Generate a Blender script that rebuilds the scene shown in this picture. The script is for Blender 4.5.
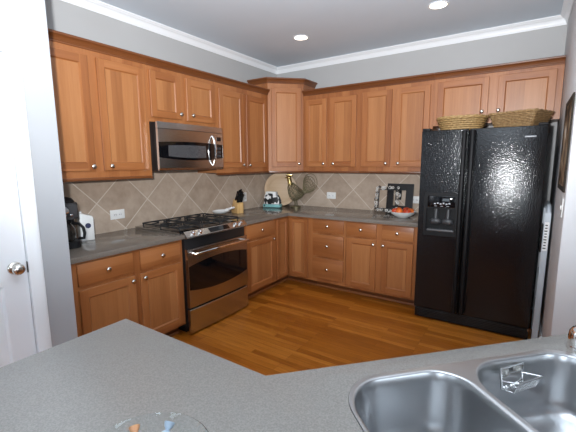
import bpy, bmesh, math, random
from mathutils import Vector, Matrix
random.seed(7)
for _o in list(bpy.data.objects): bpy.data.objects.remove(_o)
S = bpy.context.scene
C = S.collection
PI = math.pi
R = math.radians

# ------------------------------------------------------------------ camera
cam_d = bpy.data.cameras.new('camera'); cam = bpy.data.objects.new('camera', cam_d); C.objects.link(cam)
cam_d.sensor_width = 36.0; cam_d.lens = 36.0 * 358.91 / 576.0; cam_d.clip_start = 0.02; cam_d.clip_end = 100
_r = Vector((0.83238, 0.55418, -0.00614)); _f = Vector((-0.54893, 0.82286, -0.14690)); _u = _r.cross(_f)
CAMP = Vector((2.9864, -4.2162, 1.4761))
cam.matrix_world = Matrix(((_r.x, _u.x, -_f.x, CAMP.x), (_r.y, _u.y, -_f.y, CAMP.y), (_r.z, _u.z, -_f.z, CAMP.z), (0, 0, 0, 1)))
S.camera = cam

# ------------------------------------------------------------------ world, exposure, daylight
S.view_settings.view_transform = 'Standard'; S.view_settings.look = 'None'
S.view_settings.gamma = 1.0; S.view_settings.use_curve_mapping = False
S.view_settings.exposure = -0.30
W = bpy.data.worlds.new('world'); S.world = W; W.use_nodes = True
W.node_tree.nodes['Background'].inputs[0].default_value = (0.75, 0.87, 1.0, 1)
W.node_tree.nodes['Background'].inputs[1].default_value = 1.0

def lamp(name, kind, loc, power, color=(1, 1, 1), rot=(0, 0, 0), size=None, size_y=None, aim=None, spot=None, radius=None):
    d = bpy.data.lights.new(name, kind); d.energy = power; d.color = color
    if kind == 'AREA':
        d.shape = 'RECTANGLE' if size_y else 'DISK'; d.size = size
        if size_y: d.size_y = size_y
    if radius is not None: d.shadow_soft_size = radius
    if spot: d.spot_size = spot[0]; d.spot_blend = spot[1]
    o = bpy.data.objects.new(name, d); C.objects.link(o); o.location = loc
    if aim is not None: o.rotation_euler = (Vector(aim) - Vector(loc)).to_track_quat('-Z', 'Y').to_euler()
    else: o.rotation_euler = rot
    return o

# daylight through the windows behind the camera and in the room beyond the partition
lamp('window_daylight', 'AREA', (2.1, -7.88, 1.45), 24, (0.76, 0.88, 1.0), (R(90), 0, 0), 1.5, 1.4)
lamp('window_daylight', 'AREA', (4.9, -7.88, 1.45), 60, (0.76, 0.88, 1.0), (R(90), 0, 0), 1.5, 1.4)
lamp('window_daylight', 'AREA', (6.38, -4.6, 1.45), 40, (0.78, 0.89, 1.0), (0, R(90), 0), 1.4, 1.8)
# the flash on top of the photographer's camera, its head tilted up towards the ceiling
lamp('camera_flash', 'SPOT', (2.81, -4.26, 1.625), 780, (0.95, 0.975, 1.0), aim=(2.06, -2.80, 2.98), spot=(R(150), 1.0), radius=0.035)

# ------------------------------------------------------------------ node helpers and materials
def new_mat(name):
    m = bpy.data.materials.new(name); m.use_nodes = True
    nt = m.node_tree; b = nt.nodes['Principled BSDF']
    return m, nt, b

def N(nt, t, **kw):
    n = nt.nodes.new(t)
    for k, v in kw.items():
        if k.startswith('i_'):
            key = k[2:].replace('_', ' ')
            n.inputs[key].default_value = v
        else: setattr(n, k, v)
    return n

def L(nt, a, b): nt.links.new(a, b)

def math_n(nt, op, a, b=None):
    n = nt.nodes.new('ShaderNodeMath'); n.operation = op
    for i, v in enumerate((a, b)):
        if v is None: continue
        if isinstance(v, (int, float)): n.inputs[i].default_value = v
        else: nt.links.new(v, n.inputs[i])
    return n.outputs[0]

def ramp(nt, fac, stops):
    n = nt.nodes.new('ShaderNodeValToRGB'); cr = n.color_ramp
    while len(cr.elements) < len(stops): cr.elements.new(0.5)
    for e, (p, c) in zip(cr.elements, stops): e.position = p; e.color = (*c, 1)
    nt.links.new(fac, n.inputs[0]); return n.outputs[0]

def plain(name, col, rough=0.5, metal=0.0, spec=0.5, noise=0.0, nscale=40, bump=0.0, coat=0.0, trans=0.0, ior=1.45, emit=None, estr=0):
    m, nt, b = new_mat(name)
    b.inputs['Base Color'].default_value = (*col, 1); b.inputs['Roughness'].default_value = rough
    b.inputs['Metallic'].default_value = metal; b.inputs['Specular IOR Level'].default_value = spec
    b.inputs['Coat Weight'].default_value = coat; b.inputs['Transmission Weight'].default_value = trans; b.inputs['IOR'].default_value = ior
    if emit: b.inputs['Emission Color'].default_value = (*emit, 1); b.inputs['Emission Strength'].default_value = estr
    tc = N(nt, 'ShaderNodeTexCoord')
    nz = N(nt, 'ShaderNodeTexNoise', i_Scale=nscale, i_Detail=3.0); L(nt, tc.outputs['Object'], nz.inputs['Vector'])
    if noise:
        L(nt, ramp(nt, nz.outputs[0], [(0.3, tuple(c * (1 - noise) for c in col)), (0.7, tuple(min(1, c * (1 + noise)) for c in col))]), b.inputs['Base Color'])
    if bump:
        bp = N(nt, 'ShaderNodeBump', i_Strength=bump, i_Distance=0.002); L(nt, nz.outputs[0], bp.inputs['Height']); L(nt, bp.outputs[0], b.inputs['Normal'])
    return m

def wood_mat(name, horizontal, tones, board=0.088, rough=0.38):
    m, nt, b = new_mat(name)
    tc = N(nt, 'ShaderNodeTexCoord'); oi = N(nt, 'ShaderNodeObjectInfo')
    off = N(nt, 'ShaderNodeVectorMath', operation='ADD')
    sc = N(nt, 'ShaderNodeVectorMath', operation='SCALE'); cb = N(nt, 'ShaderNodeCombineXYZ')
    L(nt, oi.outputs['Random'], cb.inputs[0]); L(nt, oi.outputs['Random'], cb.inputs[1]); L(nt, oi.outputs['Random'], cb.inputs[2])
    L(nt, cb.outputs[0], sc.inputs[0]); sc.inputs['Scale'].default_value = 17.0
    L(nt, tc.outputs['Object'], off.inputs[0]); L(nt, sc.outputs[0], off.inputs[1])
    mp = N(nt, 'ShaderNodeMapping'); mp.inputs['Scale'].default_value = (0.05, 1, 1) if horizontal else (1, 1, 0.05)
    L(nt, off.outputs[0], mp.inputs['Vector'])
    n1 = N(nt, 'ShaderNodeTexNoise', i_Scale=75.0, i_Detail=4.0, i_Roughness=0.6); L(nt, mp.outputs[0], n1.inputs['Vector'])
    n2 = N(nt, 'ShaderNodeTexNoise', i_Scale=9.0, i_Detail=3.0, i_Distortion=0.6); L(nt, mp.outputs[0], n2.inputs['Vector'])
    sx = N(nt, 'ShaderNodeSeparateXYZ'); L(nt, off.outputs[0], sx.inputs[0])
    st = math_n(nt, 'FLOOR', math_n(nt, 'DIVIDE', sx.outputs[2 if horizontal else 0], board))
    wn = N(nt, 'ShaderNodeTexWhiteNoise', noise_dimensions='1D'); L(nt, st, wn.inputs['W'])
    f = math_n(nt, 'ADD', math_n(nt, 'MULTIPLY', n1.outputs[0], 0.30), math_n(nt, 'MULTIPLY', n2.outputs[0], 0.42))
    f = math_n(nt, 'ADD', f, math_n(nt, 'MULTIPLY', wn.outputs['Value'], 0.27))
    L(nt, ramp(nt, f, [(0.28, tones[0]), (0.50, tones[1]), (0.77, tones[2])]), b.inputs['Base Color'])
    b.inputs['Roughness'].default_value = rough; b.inputs['Specular IOR Level'].default_value = 0.6
    bp = N(nt, 'ShaderNodeBump', i_Strength=0.06, i_Distance=0.001); L(nt, n1.outputs[0], bp.inputs['Height']); L(nt, bp.outputs[0], b.inputs['Normal'])
    return m

TONES = ((0.240, 0.077, 0.021), (0.335, 0.121, 0.036), (0.420, 0.172, 0.060))
WV = wood_mat('maple_vertical', False, TONES)
WH = wood_mat('maple_horizontal', True, TONES)
WP = wood_mat('maple_panel', False, ((0.275, 0.100, 0.031), (0.378, 0.152, 0.050), (0.475, 0.213, 0.082)))
WD = wood_mat('maple_crown', True, ((0.11, 0.034, 0.010), (0.15, 0.048, 0.014), (0.20, 0.068, 0.021)), rough=0.3)  # dark maple; on the light rails its darkness stands in for underside shade
WB = wood_mat('knife_block_wood', False, ((0.50, 0.29, 0.10), (0.60, 0.37, 0.15), (0.70, 0.46, 0.2)), 0.02)
WPLATE = wood_mat('pale_wood_turned', True, ((0.50, 0.33, 0.19), (0.58, 0.41, 0.255), (0.65, 0.48, 0.31)), 0.4, 0.5)

def floor_mat():
    m, nt, b = new_mat('oak_strip_floor')
    tc = N(nt, 'ShaderNodeTexCoord')
    br = N(nt, 'ShaderNodeTexBrick', offset=0.37, offset_frequency=3, squash=1.0)
    for k, v in (('Scale', 1.0), ('Mortar Size', 0.0009), ('Mortar Smooth', 0.3), ('Bias', 0.0), ('Brick Width', 0.78), ('Row Height', 0.052)): br.inputs[k].default_value = v
    br.inputs['Color1'].default_value = (0.0, 0.0, 0.0, 1); br.inputs['Color2'].default_value = (1, 1, 1, 1); br.inputs['Mortar'].default_value = (0.1, 0.1, 0.1, 1)
    L(nt, tc.outputs['Object'], br.inputs['Vector'])
    mp = N(nt, 'ShaderNodeMapping'); mp.inputs['Scale'].default_value = (0.06, 1, 1); L(nt, tc.outputs['Object'], mp.inputs['Vector'])
    n1 = N(nt, 'ShaderNodeTexNoise', i_Scale=70.0, i_Detail=4.0); L(nt, mp.outputs[0], n1.inputs['Vector'])
    f = math_n(nt, 'ADD', math_n(nt, 'MULTIPLY', br.outputs['Color'], 0.40), math_n(nt, 'MULTIPLY', n1.outputs[0], 0.60))
    col = ramp(nt, f, [(0.2, (0.26, 0.070, 0.006)), (0.5, (0.39, 0.122, 0.012)), (0.8, (0.56, 0.205, 0.030))])
    mx = N(nt, 'ShaderNodeMix', data_type='RGBA'); L(nt, br.outputs['Fac'], mx.inputs['Factor']); L(nt, col, mx.inputs['A']); mx.inputs['B'].default_value = (0.09, 0.03, 0.008, 1)
    L(nt, mx.outputs['Result'], b.inputs['Base Color'])
    b.inputs['Roughness'].default_value = 0.30; b.inputs['Specular IOR Level'].default_value = 0.45
    bp = N(nt, 'ShaderNodeBump', i_Strength=0.1, i_Distance=0.001); L(nt, math_n(nt, 'SUBTRACT', 1.0, br.outputs['Fac']), bp.inputs['Height']); L(nt, bp.outputs[0], b.inputs['Normal'])
    return m

def tile_mat(name, back):
    P = 0.4825; ph1, ph2 = (0.375, 0.447) if back else (0.452, 0.3945)
    m, nt, b = new_mat(name)
    tc = N(nt, 'ShaderNodeTexCoord'); sx = N(nt, 'ShaderNodeSeparateXYZ'); L(nt, tc.outputs['Object'], sx.inputs[0])
    s, z = sx.outputs[0 if back else 1], sx.outputs[2]
    u = math_n(nt, 'DIVIDE', math_n(nt, 'SUBTRACT', math_n(nt, 'ADD', s, z), ph1), P)
    v = math_n(nt, 'DIVIDE', math_n(nt, 'SUBTRACT', math_n(nt, 'SUBTRACT', z, s), ph2), P)
    def dist(q): return math_n(nt, 'ABSOLUTE', math_n(nt, 'SUBTRACT', q, math_n(nt, 'ROUND', q)))
    d = math_n(nt, 'MINIMUM', dist(u), dist(v))
    grout = math_n(nt, 'LESS_THAN', d, 0.0105)
    cb = N(nt, 'ShaderNodeCombineXYZ'); L(nt, math_n(nt, 'FLOOR', u), cb.inputs[0]); L(nt, math_n(nt, 'FLOOR', v), cb.inputs[1])
    wn = N(nt, 'ShaderNodeTexWhiteNoise', noise_dimensions='2D'); L(nt, cb.outputs[0], wn.inputs['Vector'])
    n1 = N(nt, 'ShaderNodeTexNoise', i_Scale=8.0, i_Detail=6.0, i_Roughness=0.65); L(nt, tc.outputs['Object'], n1.inputs['Vector'])
    f = math_n(nt, 'ADD', math_n(nt, 'MULTIPLY', n1.outputs[0], 0.75), math_n(nt, 'MULTIPLY', wn.outputs['Value'], 0.25))
    col = ramp(nt, f, [(0.25, (0.32, 0.240, 0.175)), (0.5, (0.44, 0.342, 0.262)), (0.75, (0.54, 0.438, 0.350))])
    mx = N(nt, 'ShaderNodeMix', data_type='RGBA'); L(nt, grout, mx.inputs['Factor']); L(nt, col, mx.inputs['A']); mx.inputs['B'].default_value = (0.62, 0.545, 0.46, 1)
    L(nt, mx.outputs['Result'], b.inputs['Base Color']); b.inputs['Roughness'].default_value = 0.5
    bp = N(nt, 'ShaderNodeBump', i_Strength=0.15, i_Distance=0.002); L(nt, math_n(nt, 'SUBTRACT', 1.0, grout), bp.inputs['Height']); L(nt, bp.outputs[0], b.inputs['Normal'])
    return m

def counter_mat(name, base, rough):
    m, nt, b = new_mat(name)
    tc = N(nt, 'ShaderNodeTexCoord')
    n1 = N(nt, 'ShaderNodeTexNoise', i_Scale=240.0, i_Detail=2.0); L(nt, tc.outputs['Object'], n1.inputs['Vector'])
    L(nt, ramp(nt, n1.outputs[0], [(0.32, tuple(c * 0.82 for c in base)), (0.5, base), (0.68, tuple(c * 1.18 for c in base))]), b.inputs['Base Color'])
    b.inputs['Roughness'].default_value = rough
    return m

def fridge_mat():
    m, nt, b = new_mat('black_pebbled_enamel')
    b.inputs['Base Color'].default_value = (0.006, 0.006, 0.007, 1); b.inputs['Roughness'].default_value = 0.13; b.inputs['Specular IOR Level'].default_value = 0.5
    tc = N(nt, 'ShaderNodeTexCoord')
    n1 = N(nt, 'ShaderNodeTexNoise', i_Scale=110.0, i_Detail=1.5); L(nt, tc.outputs['Object'], n1.inputs['Vector'])
    bp = N(nt, 'ShaderNodeBump', i_Strength=1.0, i_Distance=0.0016); L(nt, n1.outputs[0], bp.inputs['Height']); L(nt, bp.outputs[0], b.inputs['Normal'])
    return m

def steel_mat(name, axis, col=(0.52, 0.50, 0.475), rough=0.24):
    m, nt, b = new_mat(name)
    b.inputs['Metallic'].default_value = 1.0; b.inputs['Base Color'].default_value = (*col, 1)
    b.inputs['Roughness'].default_value = rough
    tc = N(nt, 'ShaderNodeTexCoord'); n1 = N(nt, 'ShaderNodeTexNoise', i_Scale=2.5, i_Detail=1.0); L(nt, tc.outputs['Object'], n1.inputs['Vector'])
    L(nt, ramp(nt, n1.outputs[0], [(0.3, tuple(c * 0.95 for c in col)), (0.7, tuple(min(1, c * 1.04) for c in col))]), b.inputs['Base Color'])
    return m

def wicker_mat(name, a, c):
    m, nt, b = new_mat(name)
    tc = N(nt, 'ShaderNodeTexCoord'); n1 = N(nt, 'ShaderNodeTexNoise', i_Scale=55.0, i_Detail=3.0); L(nt, tc.outputs['Object'], n1.inputs['Vector'])
    L(nt, ramp(nt, n1.outputs[0], [(0.3, a), (0.7, c)]), b.inputs['Base Color']); b.inputs['Roughness'].default_value = 0.6
    return m

def two_tone(name, scale, thr, a, c, rough=0.4, dist=0.0, metal=0.0):
    m, nt, b = new_mat(name)
    tc = N(nt, 'ShaderNodeTexCoord'); n1 = N(nt, 'ShaderNodeTexNoise', i_Scale=scale, i_Detail=1.0, i_Distortion=dist); L(nt, tc.outputs['Object'], n1.inputs['Vector'])
    L(nt, ramp(nt, n1.outputs[0], [(thr - 0.02, a), (thr + 0.02, c)]), b.inputs['Base Color']); b.inputs['Roughness'].default_value = rough; b.inputs['Metallic'].default_value = metal
    return m

PAINT = plain('wall_paint', (0.435, 0.433, 0.43), 0.62, noise=0.012, nscale=3, bump=0.03)
PAINT2 = plain('pantry_wall_paint', (0.40, 0.412, 0.43), 0.35, noise=0.01, nscale=3)
CEIL = plain('ceiling_paint', (0.64, 0.72, 0.80), 0.75, noise=0.012, nscale=3)
TRIM = plain('white_trim_paint', (0.84, 0.86, 0.88), 0.32)
DOORP = plain('white_door_paint', (0.84, 0.855, 0.88), 0.30)
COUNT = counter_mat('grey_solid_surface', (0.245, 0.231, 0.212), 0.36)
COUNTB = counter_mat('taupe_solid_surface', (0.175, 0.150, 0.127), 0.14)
STEEL = steel_mat('brushed_steel', 0)
STEELV = steel_mat('sink_steel', 2, (0.56, 0.57, 0.58), 0.30)
CHROME = plain('chrome', (0.86, 0.86, 0.86), 0.08, 1.0)
NICKEL = plain('satin_nickel', (0.66, 0.63, 0.58), 0.22, 1.0)
BRASS = plain('brass', (0.55, 0.40, 0.16), 0.25, 1.0)
BLACKG = plain('black_glass', (0.004, 0.004, 0.005), 0.05, coat=0.3)
BLACKM = plain('black_enamel', (0.010, 0.010, 0.011), 0.28)
BLACKP = plain('black_plastic', (0.008, 0.008, 0.009), 0.5, spec=0.25)
GREYP = plain('dark_grey_plastic', (0.045, 0.045, 0.048), 0.4)
IRON = plain('cast_iron', (0.018, 0.018, 0.019), 0.55, bump=0.3, nscale=200)
FRIDGE = fridge_mat()
WHITEP = plain('white_plastic', (0.80, 0.80, 0.78), 0.35)
CERAM = plain('white_ceramic', (0.82, 0.82, 0.81), 0.18)
TEAL = plain('teal_glaze', (0.22, 0.47, 0.47), 0.3)
COW = two_tone('black_and_white_patches', 15, 0.49, (0.015, 0.015, 0.015), (0.78, 0.77, 0.75))
SCROLL = two_tone('black_and_white_scrolls', 75, 0.5, (0.012, 0.012, 0.012), (0.72, 0.70, 0.66), 0.35, 1.5)
PATINA = plain('tarnished_wire', (0.20, 0.17, 0.095), 0.4, 0.6)
GLASS = plain('clear_glass', (0.95, 0.97, 0.97), 0.02, trans=1.0, ior=1.45)
PANE = plain('window_glass', (0.97, 0.98, 0.98), 0.0, trans=1.0, ior=1.01)
ALU = plain('aluminium', (0.46, 0.50, 0.54), 0.5, 0.35)
WICK = wicker_mat('pale_wicker', (0.28, 0.16, 0.055), (0.47, 0.31, 0.13))
WICK2 = wicker_mat('brown_wicker', (0.20, 0.11, 0.042), (0.42, 0.27, 0.125))
BULB = plain('lamp_lens', (1, 0.95, 0.85), 0.4, emit=(1.0, 0.90, 0.74), estr=7.0)
DARKFR = plain('dark_bronze_frame', (0.03, 0.024, 0.018), 0.65, spec=0.15)
FLOORM = floor_mat()

# ------------------------------------------------------------------ mesh builder
class B:
    def __init__(s, xf=None): s.bm = bmesh.new(); s.xf = xf or Matrix.Identity(4)
    def v(s, p): return s.bm.verts.new(s.xf @ Vector(p))
    def f(s, vs, m=0):
        try:
            fa = s.bm.faces.new(vs); fa.material_index = m; return fa
        except ValueError: return None
    def quad(s, pts, m=0): return s.f([s.v(p) for p in pts], m)
    def box(s, x0, x1, y0, y1, z0, z1, m=0, bev=0.0, seg=2):
        vs = [s.v((x, y, z)) for x in (x0, x1) for y in (y0, y1) for z in (z0, z1)]
        fs = [s.f([vs[i] for i in q], m) for q in ((0, 1, 3, 2), (4, 6, 7, 5), (0, 4, 5, 1), (2, 3, 7, 6), (0, 2, 6, 4), (1, 5, 7, 3))]
        if bev:
            es = list({e for fa in fs for e in fa.edges})
            r = bmesh.ops.bevel(s.bm, geom=es, offset=bev, segments=seg, affect='EDGES', profile=0.5)
            for fa in r['faces']: fa.material_index = m
    def prism(s, poly, axis, a, b, m=0, bev=0.0):
        """poly of 2D points, extruded along axis (0,1,2) from a to b"""
        def p3(q, t):
            if axis == 0: return (t, q[0], q[1])
            if axis == 1: return (q[0], t, q[1])
            return (q[0], q[1], t)
        A = [s.v(p3(q, a)) for q in poly]; Bv = [s.v(p3(q, b)) for q in poly]; n = len(poly); fs = []
        fs.append(s.f(A[::-1], m)); fs.append(s.f(Bv, m))
        for i in range(n): fs.append(s.f([A[i], A[(i + 1) % n], Bv[(i + 1) % n], Bv[i]], m))
        if bev:
            es = list({e for fa in fs if fa for e in fa.edges})
            r = bmesh.ops.bevel(s.bm, geom=es, offset=bev, segments=2, affect='EDGES', profile=0.5)
            for fa in r['faces']: fa.material_index = m
    def ring(s, outer, inner, axis, a, b, m=0):
        """frame between two equal-length loops, extruded along axis"""
        def p3(q, t):
            if axis == 0: return (t, q[0], q[1])
            if axis == 1: return (q[0], t, q[1])
            return (q[0], q[1], t)
        n = len(outer); V = [[s.v(p3(q, t)) for q in lp] for t in (a, b) for lp in (outer, inner)]
        for i in range(n):
            j = (i + 1) % n
            s.f([V[0][i], V[0][j], V[1][j], V[1][i]], m); s.f([V[2][i], V[3][i], V[3][j], V[2][j]], m)
            s.f([V[0][i], V[2][i], V[2][j], V[0][j]], m); s.f([V[1][i], V[1][j], V[3][j], V[3][i]], m)
    def tube(s, path, r, seg=8, m=0, closed=False, caps=True):
        P = [Vector(p) for p in path]; n = len(P); rings = []
        rr = r if isinstance(r, (list, tuple)) else [r] * n
        ref = None
        for i in range(n):
            if closed: t = P[(i + 1) % n] - P[i - 1]
            else: t = P[min(i + 1, n - 1)] - P[max(i - 1, 0)]
            t.normalize()
            if ref is None: ref = Vector((0, 0, 1)) if abs(t.z) < 0.9 else Vector((1, 0, 0))
            a = ref - t * ref.dot(t)
            if a.length < 1e-5: a = t.orthogonal()
            a.normalize(); ref = a; bb = t.cross(a)
            rings.append([s.v(P[i] + (a * math.cos(2 * PI * k / seg) + bb * math.sin(2 * PI * k / seg)) * rr[i]) for k in range(seg)])
        for i in range(n if closed else n - 1):
            A, Bq = rings[i], rings[(i + 1) % n]
            for k in range(seg): s.f([A[k], A[(k + 1) % seg], Bq[(k + 1) % seg], Bq[k]], m)
        if caps and not closed: s.f(rings[0][::-1], m); s.f(rings[-1], m)
    def lathe(s, prof, c=(0, 0, 0), axis=(0, 0, 1), seg=24, m=0, scale=(1, 1)):
        """prof: (radius, height along axis)"""
        ax = Vector(axis).normalized(); a = ax.orthogonal().normalized()
        if abs(ax.z) > 0.99: a = Vector((1, 0, 0))
        b2 = ax.cross(a); c = Vector(c); rings = []
        for r, h in prof:
            if r < 1e-6: rings.append([s.v(c + ax * h)])
            else: rings.append([s.v(c + ax * h + a * (r * scale[0] * math.cos(2 * PI * k / seg)) + b2 * (r * scale[1] * math.sin(2 * PI * k / seg))) for k in range(seg)])
        for A, Bq in zip(rings, rings[1:]):
            for k in range(seg):
                j = (k + 1) % seg
                if len(A) == 1 and len(Bq) == 1: continue
                if len(A) == 1: s.f([A[0], Bq[j], Bq[k]], m)
                elif len(Bq) == 1: s.f([A[k], A[j], Bq[0]], m)
                else: s.f([A[k], A[j], Bq[j], Bq[k]], m)
    def sphere(s, c, r, m=0, sc=(1, 1, 1), seg=16):
        prof = [(r * math.sin(PI * i / 10), -r * math.cos(PI * i / 10)) for i in range(11)]
        k = len(s.bm.verts); s.lathe(prof, (0, 0, 0), seg=seg, m=m); s.bm.verts.ensure_lookup_table()
        inv = s.xf.inverted()
        for vv in list(s.bm.verts)[k:]:
            p = inv @ vv.co; vv.co = s.xf @ Vector((c[0] + p.x * sc[0], c[1] + p.y * sc[1], c[2] + p.z * sc[2]))
    def sweep(s, prof, path, m=0):
        """profile (out, z) swept along 2D path, out = right-hand side, mitred"""
        n = len(path); P = [Vector(p) for p in path]; rows = []
        for i in range(n):
            ds = []
            if i > 0: ds.append((P[i] - P[i - 1]).normalized())
            if i < n - 1: ds.append((P[i + 1] - P[i]).normalized())
            ns = [Vector((d.y, -d.x)) for d in ds]
            if len(ns) == 2:
                mm = (ns[0] + ns[1]); mm = mm / (1 + ns[0].dot(ns[1]))
            else: mm = ns[0]
            rows.append([s.v((P[i].x + mm.x * o, P[i].y + mm.y * o, z)) for o, z in prof])
        k = len(prof)
        for A, Bq in zip(rows, rows[1:]):
            for i in range(k): s.f([A[i], Bq[i], Bq[(i + 1) % k], A[(i + 1) % k]], m)
        s.f(rows[0], m); s.f(rows[-1][::-1], m)
    def fill(s, loops, z, m=0, up=True):
        """flat face at height z with holes: loops[0] outer"""
        es = []
        for lp in loops:
            vs = [s.v((p[0], p[1], z)) for p in lp]
            es += [s.bm.edges.new((vs[i], vs[(i + 1) % len(vs)])) for i in range(len(vs))]
        r = bmesh.ops.triangle_fill(s.bm, use_beauty=True, use_dissolve=False, edges=es)
        for g in r['geom']:
            if isinstance(g, bmesh.types.BMFace):
                g.material_index = m
    def wall_loop(s, A, za, Bq, zb, m=0):
        va = [s.v((p[0], p[1], za)) for p in A]; vb = [s.v((p[0], p[1], zb)) for p in Bq]; n = len(A)
        for i in range(n): s.f([va[i], va[(i + 1) % n], vb[(i + 1) % n], vb[i]], m)
    def build(s, name, mats, parent=None, smooth=True, angle=32, weld=True):
        if weld: bmesh.ops.remove_doubles(s.bm, verts=s.bm.verts, dist=1e-5)
        bmesh.ops.recalc_face_normals(s.bm, faces=s.bm.faces)
        me = bpy.data.meshes.new(name); s.bm.to_mesh(me); s.bm.free()
        for mt in (mats if isinstance(mats, (list, tuple)) else [mats]): me.materials.append(mt)
        if smooth:
            for p in me.polygons: p.use_smooth = True
            me.set_sharp_from_angle(angle=R(angle))
        o = bpy.data.objects.new(name, me); C.objects.link(o)
        if parent is not None: o.parent = parent
        return o

def rrect(x0, x1, y0, y1, r, n=8):
    """counter-clockwise rounded rectangle; r a number or four radii (x0y0, x1y0, x1y1, x0y1)"""
    rs = r if isinstance(r, (tuple, list)) else (r,) * 4; out = []
    for (cx, cy, a0), q in zip(((x0, y0, 180), (x1, y0, 270), (x1, y1, 0), (x0, y1, 90)), rs):
        px = cx + q if cx == x0 else cx - q; py = cy + q if cy == y0 else cy - q
        for k in range(n + 1):
            a = R(a0 + 90 * k / n); out.append((px + q * math.cos(a), py + q * math.sin(a)))
    return out

def tag(o, label, cat, group=None):
    o['label'] = label; o['category'] = cat
    if group: o['group'] = group
    return o

def thing(name, label, cat, loc=(0, 0, 0), rz=0.0, group=None):
    o = bpy.data.objects.new(name, None); C.objects.link(o); o.empty_display_size = 0.05
    o.location = loc; o.rotation_euler = (0, 0, rz)
    return tag(o, label, cat, group)

def struct(o): o['kind'] = 'structure'; return o

def copy_tree(o, parent=None):
    c = o.copy(); C.objects.link(c)
    if parent is not None: c.parent = parent
    for ch in list(o.children): copy_tree(ch, c)
    return c

# ------------------------------------------------------------------ room shell
RW = 3.173      # inner face of the partition on the right
H = 2.752       # ceiling height
CT = 0.893      # worktop height
b = B(); b.box(-0.15, 6.6, -8.1, 0.15, -0.08, 0.0); struct(b.build('floor', FLOORM))
b = B(); b.box(-0.15, 6.6, -8.1, 0.15, H, H + 0.1); struct(b.build('ceiling', CEIL))
b = B(); b.box(-0.15, 0.0, -3.23, 0.15, 0, H); struct(b.build('wall_left', PAINT))
b = B(); b.box(0.0, 6.6, 0.0, 0.15, 0, H); struct(b.build('wall_back', PAINT))
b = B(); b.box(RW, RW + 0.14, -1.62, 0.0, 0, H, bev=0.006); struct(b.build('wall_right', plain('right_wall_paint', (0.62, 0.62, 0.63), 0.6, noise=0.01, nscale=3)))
# pantry wall with the door opening (x = 0.80)
PX = 0.80; D0, D1, DH = -4.155, -3.443, 2.022
b = B()
b.prism([(-0.1, -3.36), (PX, -3.36), (PX, -3.23), (-0.1, -3.23)], 2, 0, H)
b.box(PX - 0.11, PX, D1, -3.36, 0, H); b.box(PX - 0.11, PX, D0, D1, DH, H); b.box(PX - 0.11, PX, -8.1, D0, 0, H)
struct(b.build('wall_pantry', PAINT2))
b = B(); b.box(-0.1, 0.0, -4.6, -3.36, 0, H); b.box(0.0, PX - 0.11, -4.6, -4.5, 0, H); struct(b.build('wall_closet', PAINT))
# rear wall with two windows, far right wall with one
def win_wall(name, rng, holes, axis, at0, at1):
    """wall spanning rng along one axis with rectangular holes (a0,a1,z0,z1)"""
    b = B(); a = rng[0]
    def bx(p, q, z0, z1):
        if axis == 0: b.box(p, q, at0, at1, z0, z1)
        else: b.box(at0, at1, p, q, z0, z1)
    for h in holes:
        bx(a, h[0], 0, H); bx(h[0], h[1], 0, h[2]); bx(h[0], h[1], h[3], H); a = h[1]
    bx(a, rng[1], 0, H); struct(b.build(name, PAINT2))
win_wall('wall_rear', (PX, 6.6), [(1.3, 2.9, 0.7, 2.2), (4.1, 5.7, 0.7, 2.2)], 0, -8.1, -8.0)
win_wall('wall_far', (-8.0, 0.0), [(-5.55, -3.65, 0.7, 2.2), (-1.2, -0.4, 0.7, 2.2)], 1, 6.5, 6.6)
def window(n, lo, hi, axis, at):
    b = B()
    def bx(p, q, z0, z1, t=0.03, m=0):
        if axis == 0: b.box(p, q, at - t, at + t, z0, z1, m)
        else: b.box(at - t, at + t, p, q, z0, z1, m)
    w = 0.05; mid = (lo + hi) / 2
    bx(lo, lo + w, 0.7, 2.2); bx(hi - w, hi, 0.7, 2.2); bx(lo + w, hi - w, 0.7, 0.75); bx(lo + w, hi - w, 2.15, 2.2)
    bx(lo + w, hi - w, 1.43, 1.47, 0.02); bx(mid - 0.012, mid + 0.012, 0.75, 2.15, 0.015)
    o = struct(b.build('window_%d' % n, TRIM, smooth=False))
    b = B(); bx(lo + w, hi - w, 0.75, 2.15, 0.002); b.build('pane', PANE, o, smooth=False)
window(1, 1.3, 2.9, 0, -8.05); window(2, 4.1, 5.7, 0, -8.05); window(3, -5.55, -3.65, 1, 6.55); window(4, -1.2, -0.4, 1, 6.55)

# tiled backsplash
b = B(); b.box(0.0, 0.008, -3.229, 0.0, 0.80, 1.42); struct(b.build('wall_tile_left', tile_mat('travertine_left', False)))
b = B(); b.box(0.008, 2.25, -0.008, 0.0, 0.80, 1.42); struct(b.build('wall_tile_back', tile_mat('travertine_back', True)))

# ceiling cornice
ch = 0.063; cj = 0.058; zb = H - ch
crown_prof = [(0, zb - 0.012), (0.006, zb - 0.012), (0.010, zb), (0.013, zb + 0.004), (0.017, zb + 0.018), (0.030, zb + 0.036), (0.043, zb + 0.044), (0.047, zb + 0.050), (0.054, zb + 0.052), (cj, H - 0.004), (cj, H), (0, H)]
b = B(); b.sweep(crown_prof, [(0, -3.23), (0, 0), (RW, 0), (RW, -1.62)]); struct(b.build('trim_1', TRIM, angle=20))
b = B(); b.sweep(crown_prof, [(PX, -7.9), (PX, -3.23), (0.0, -3.23)]); struct(b.build('trim_2', TRIM, angle=20))

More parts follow.
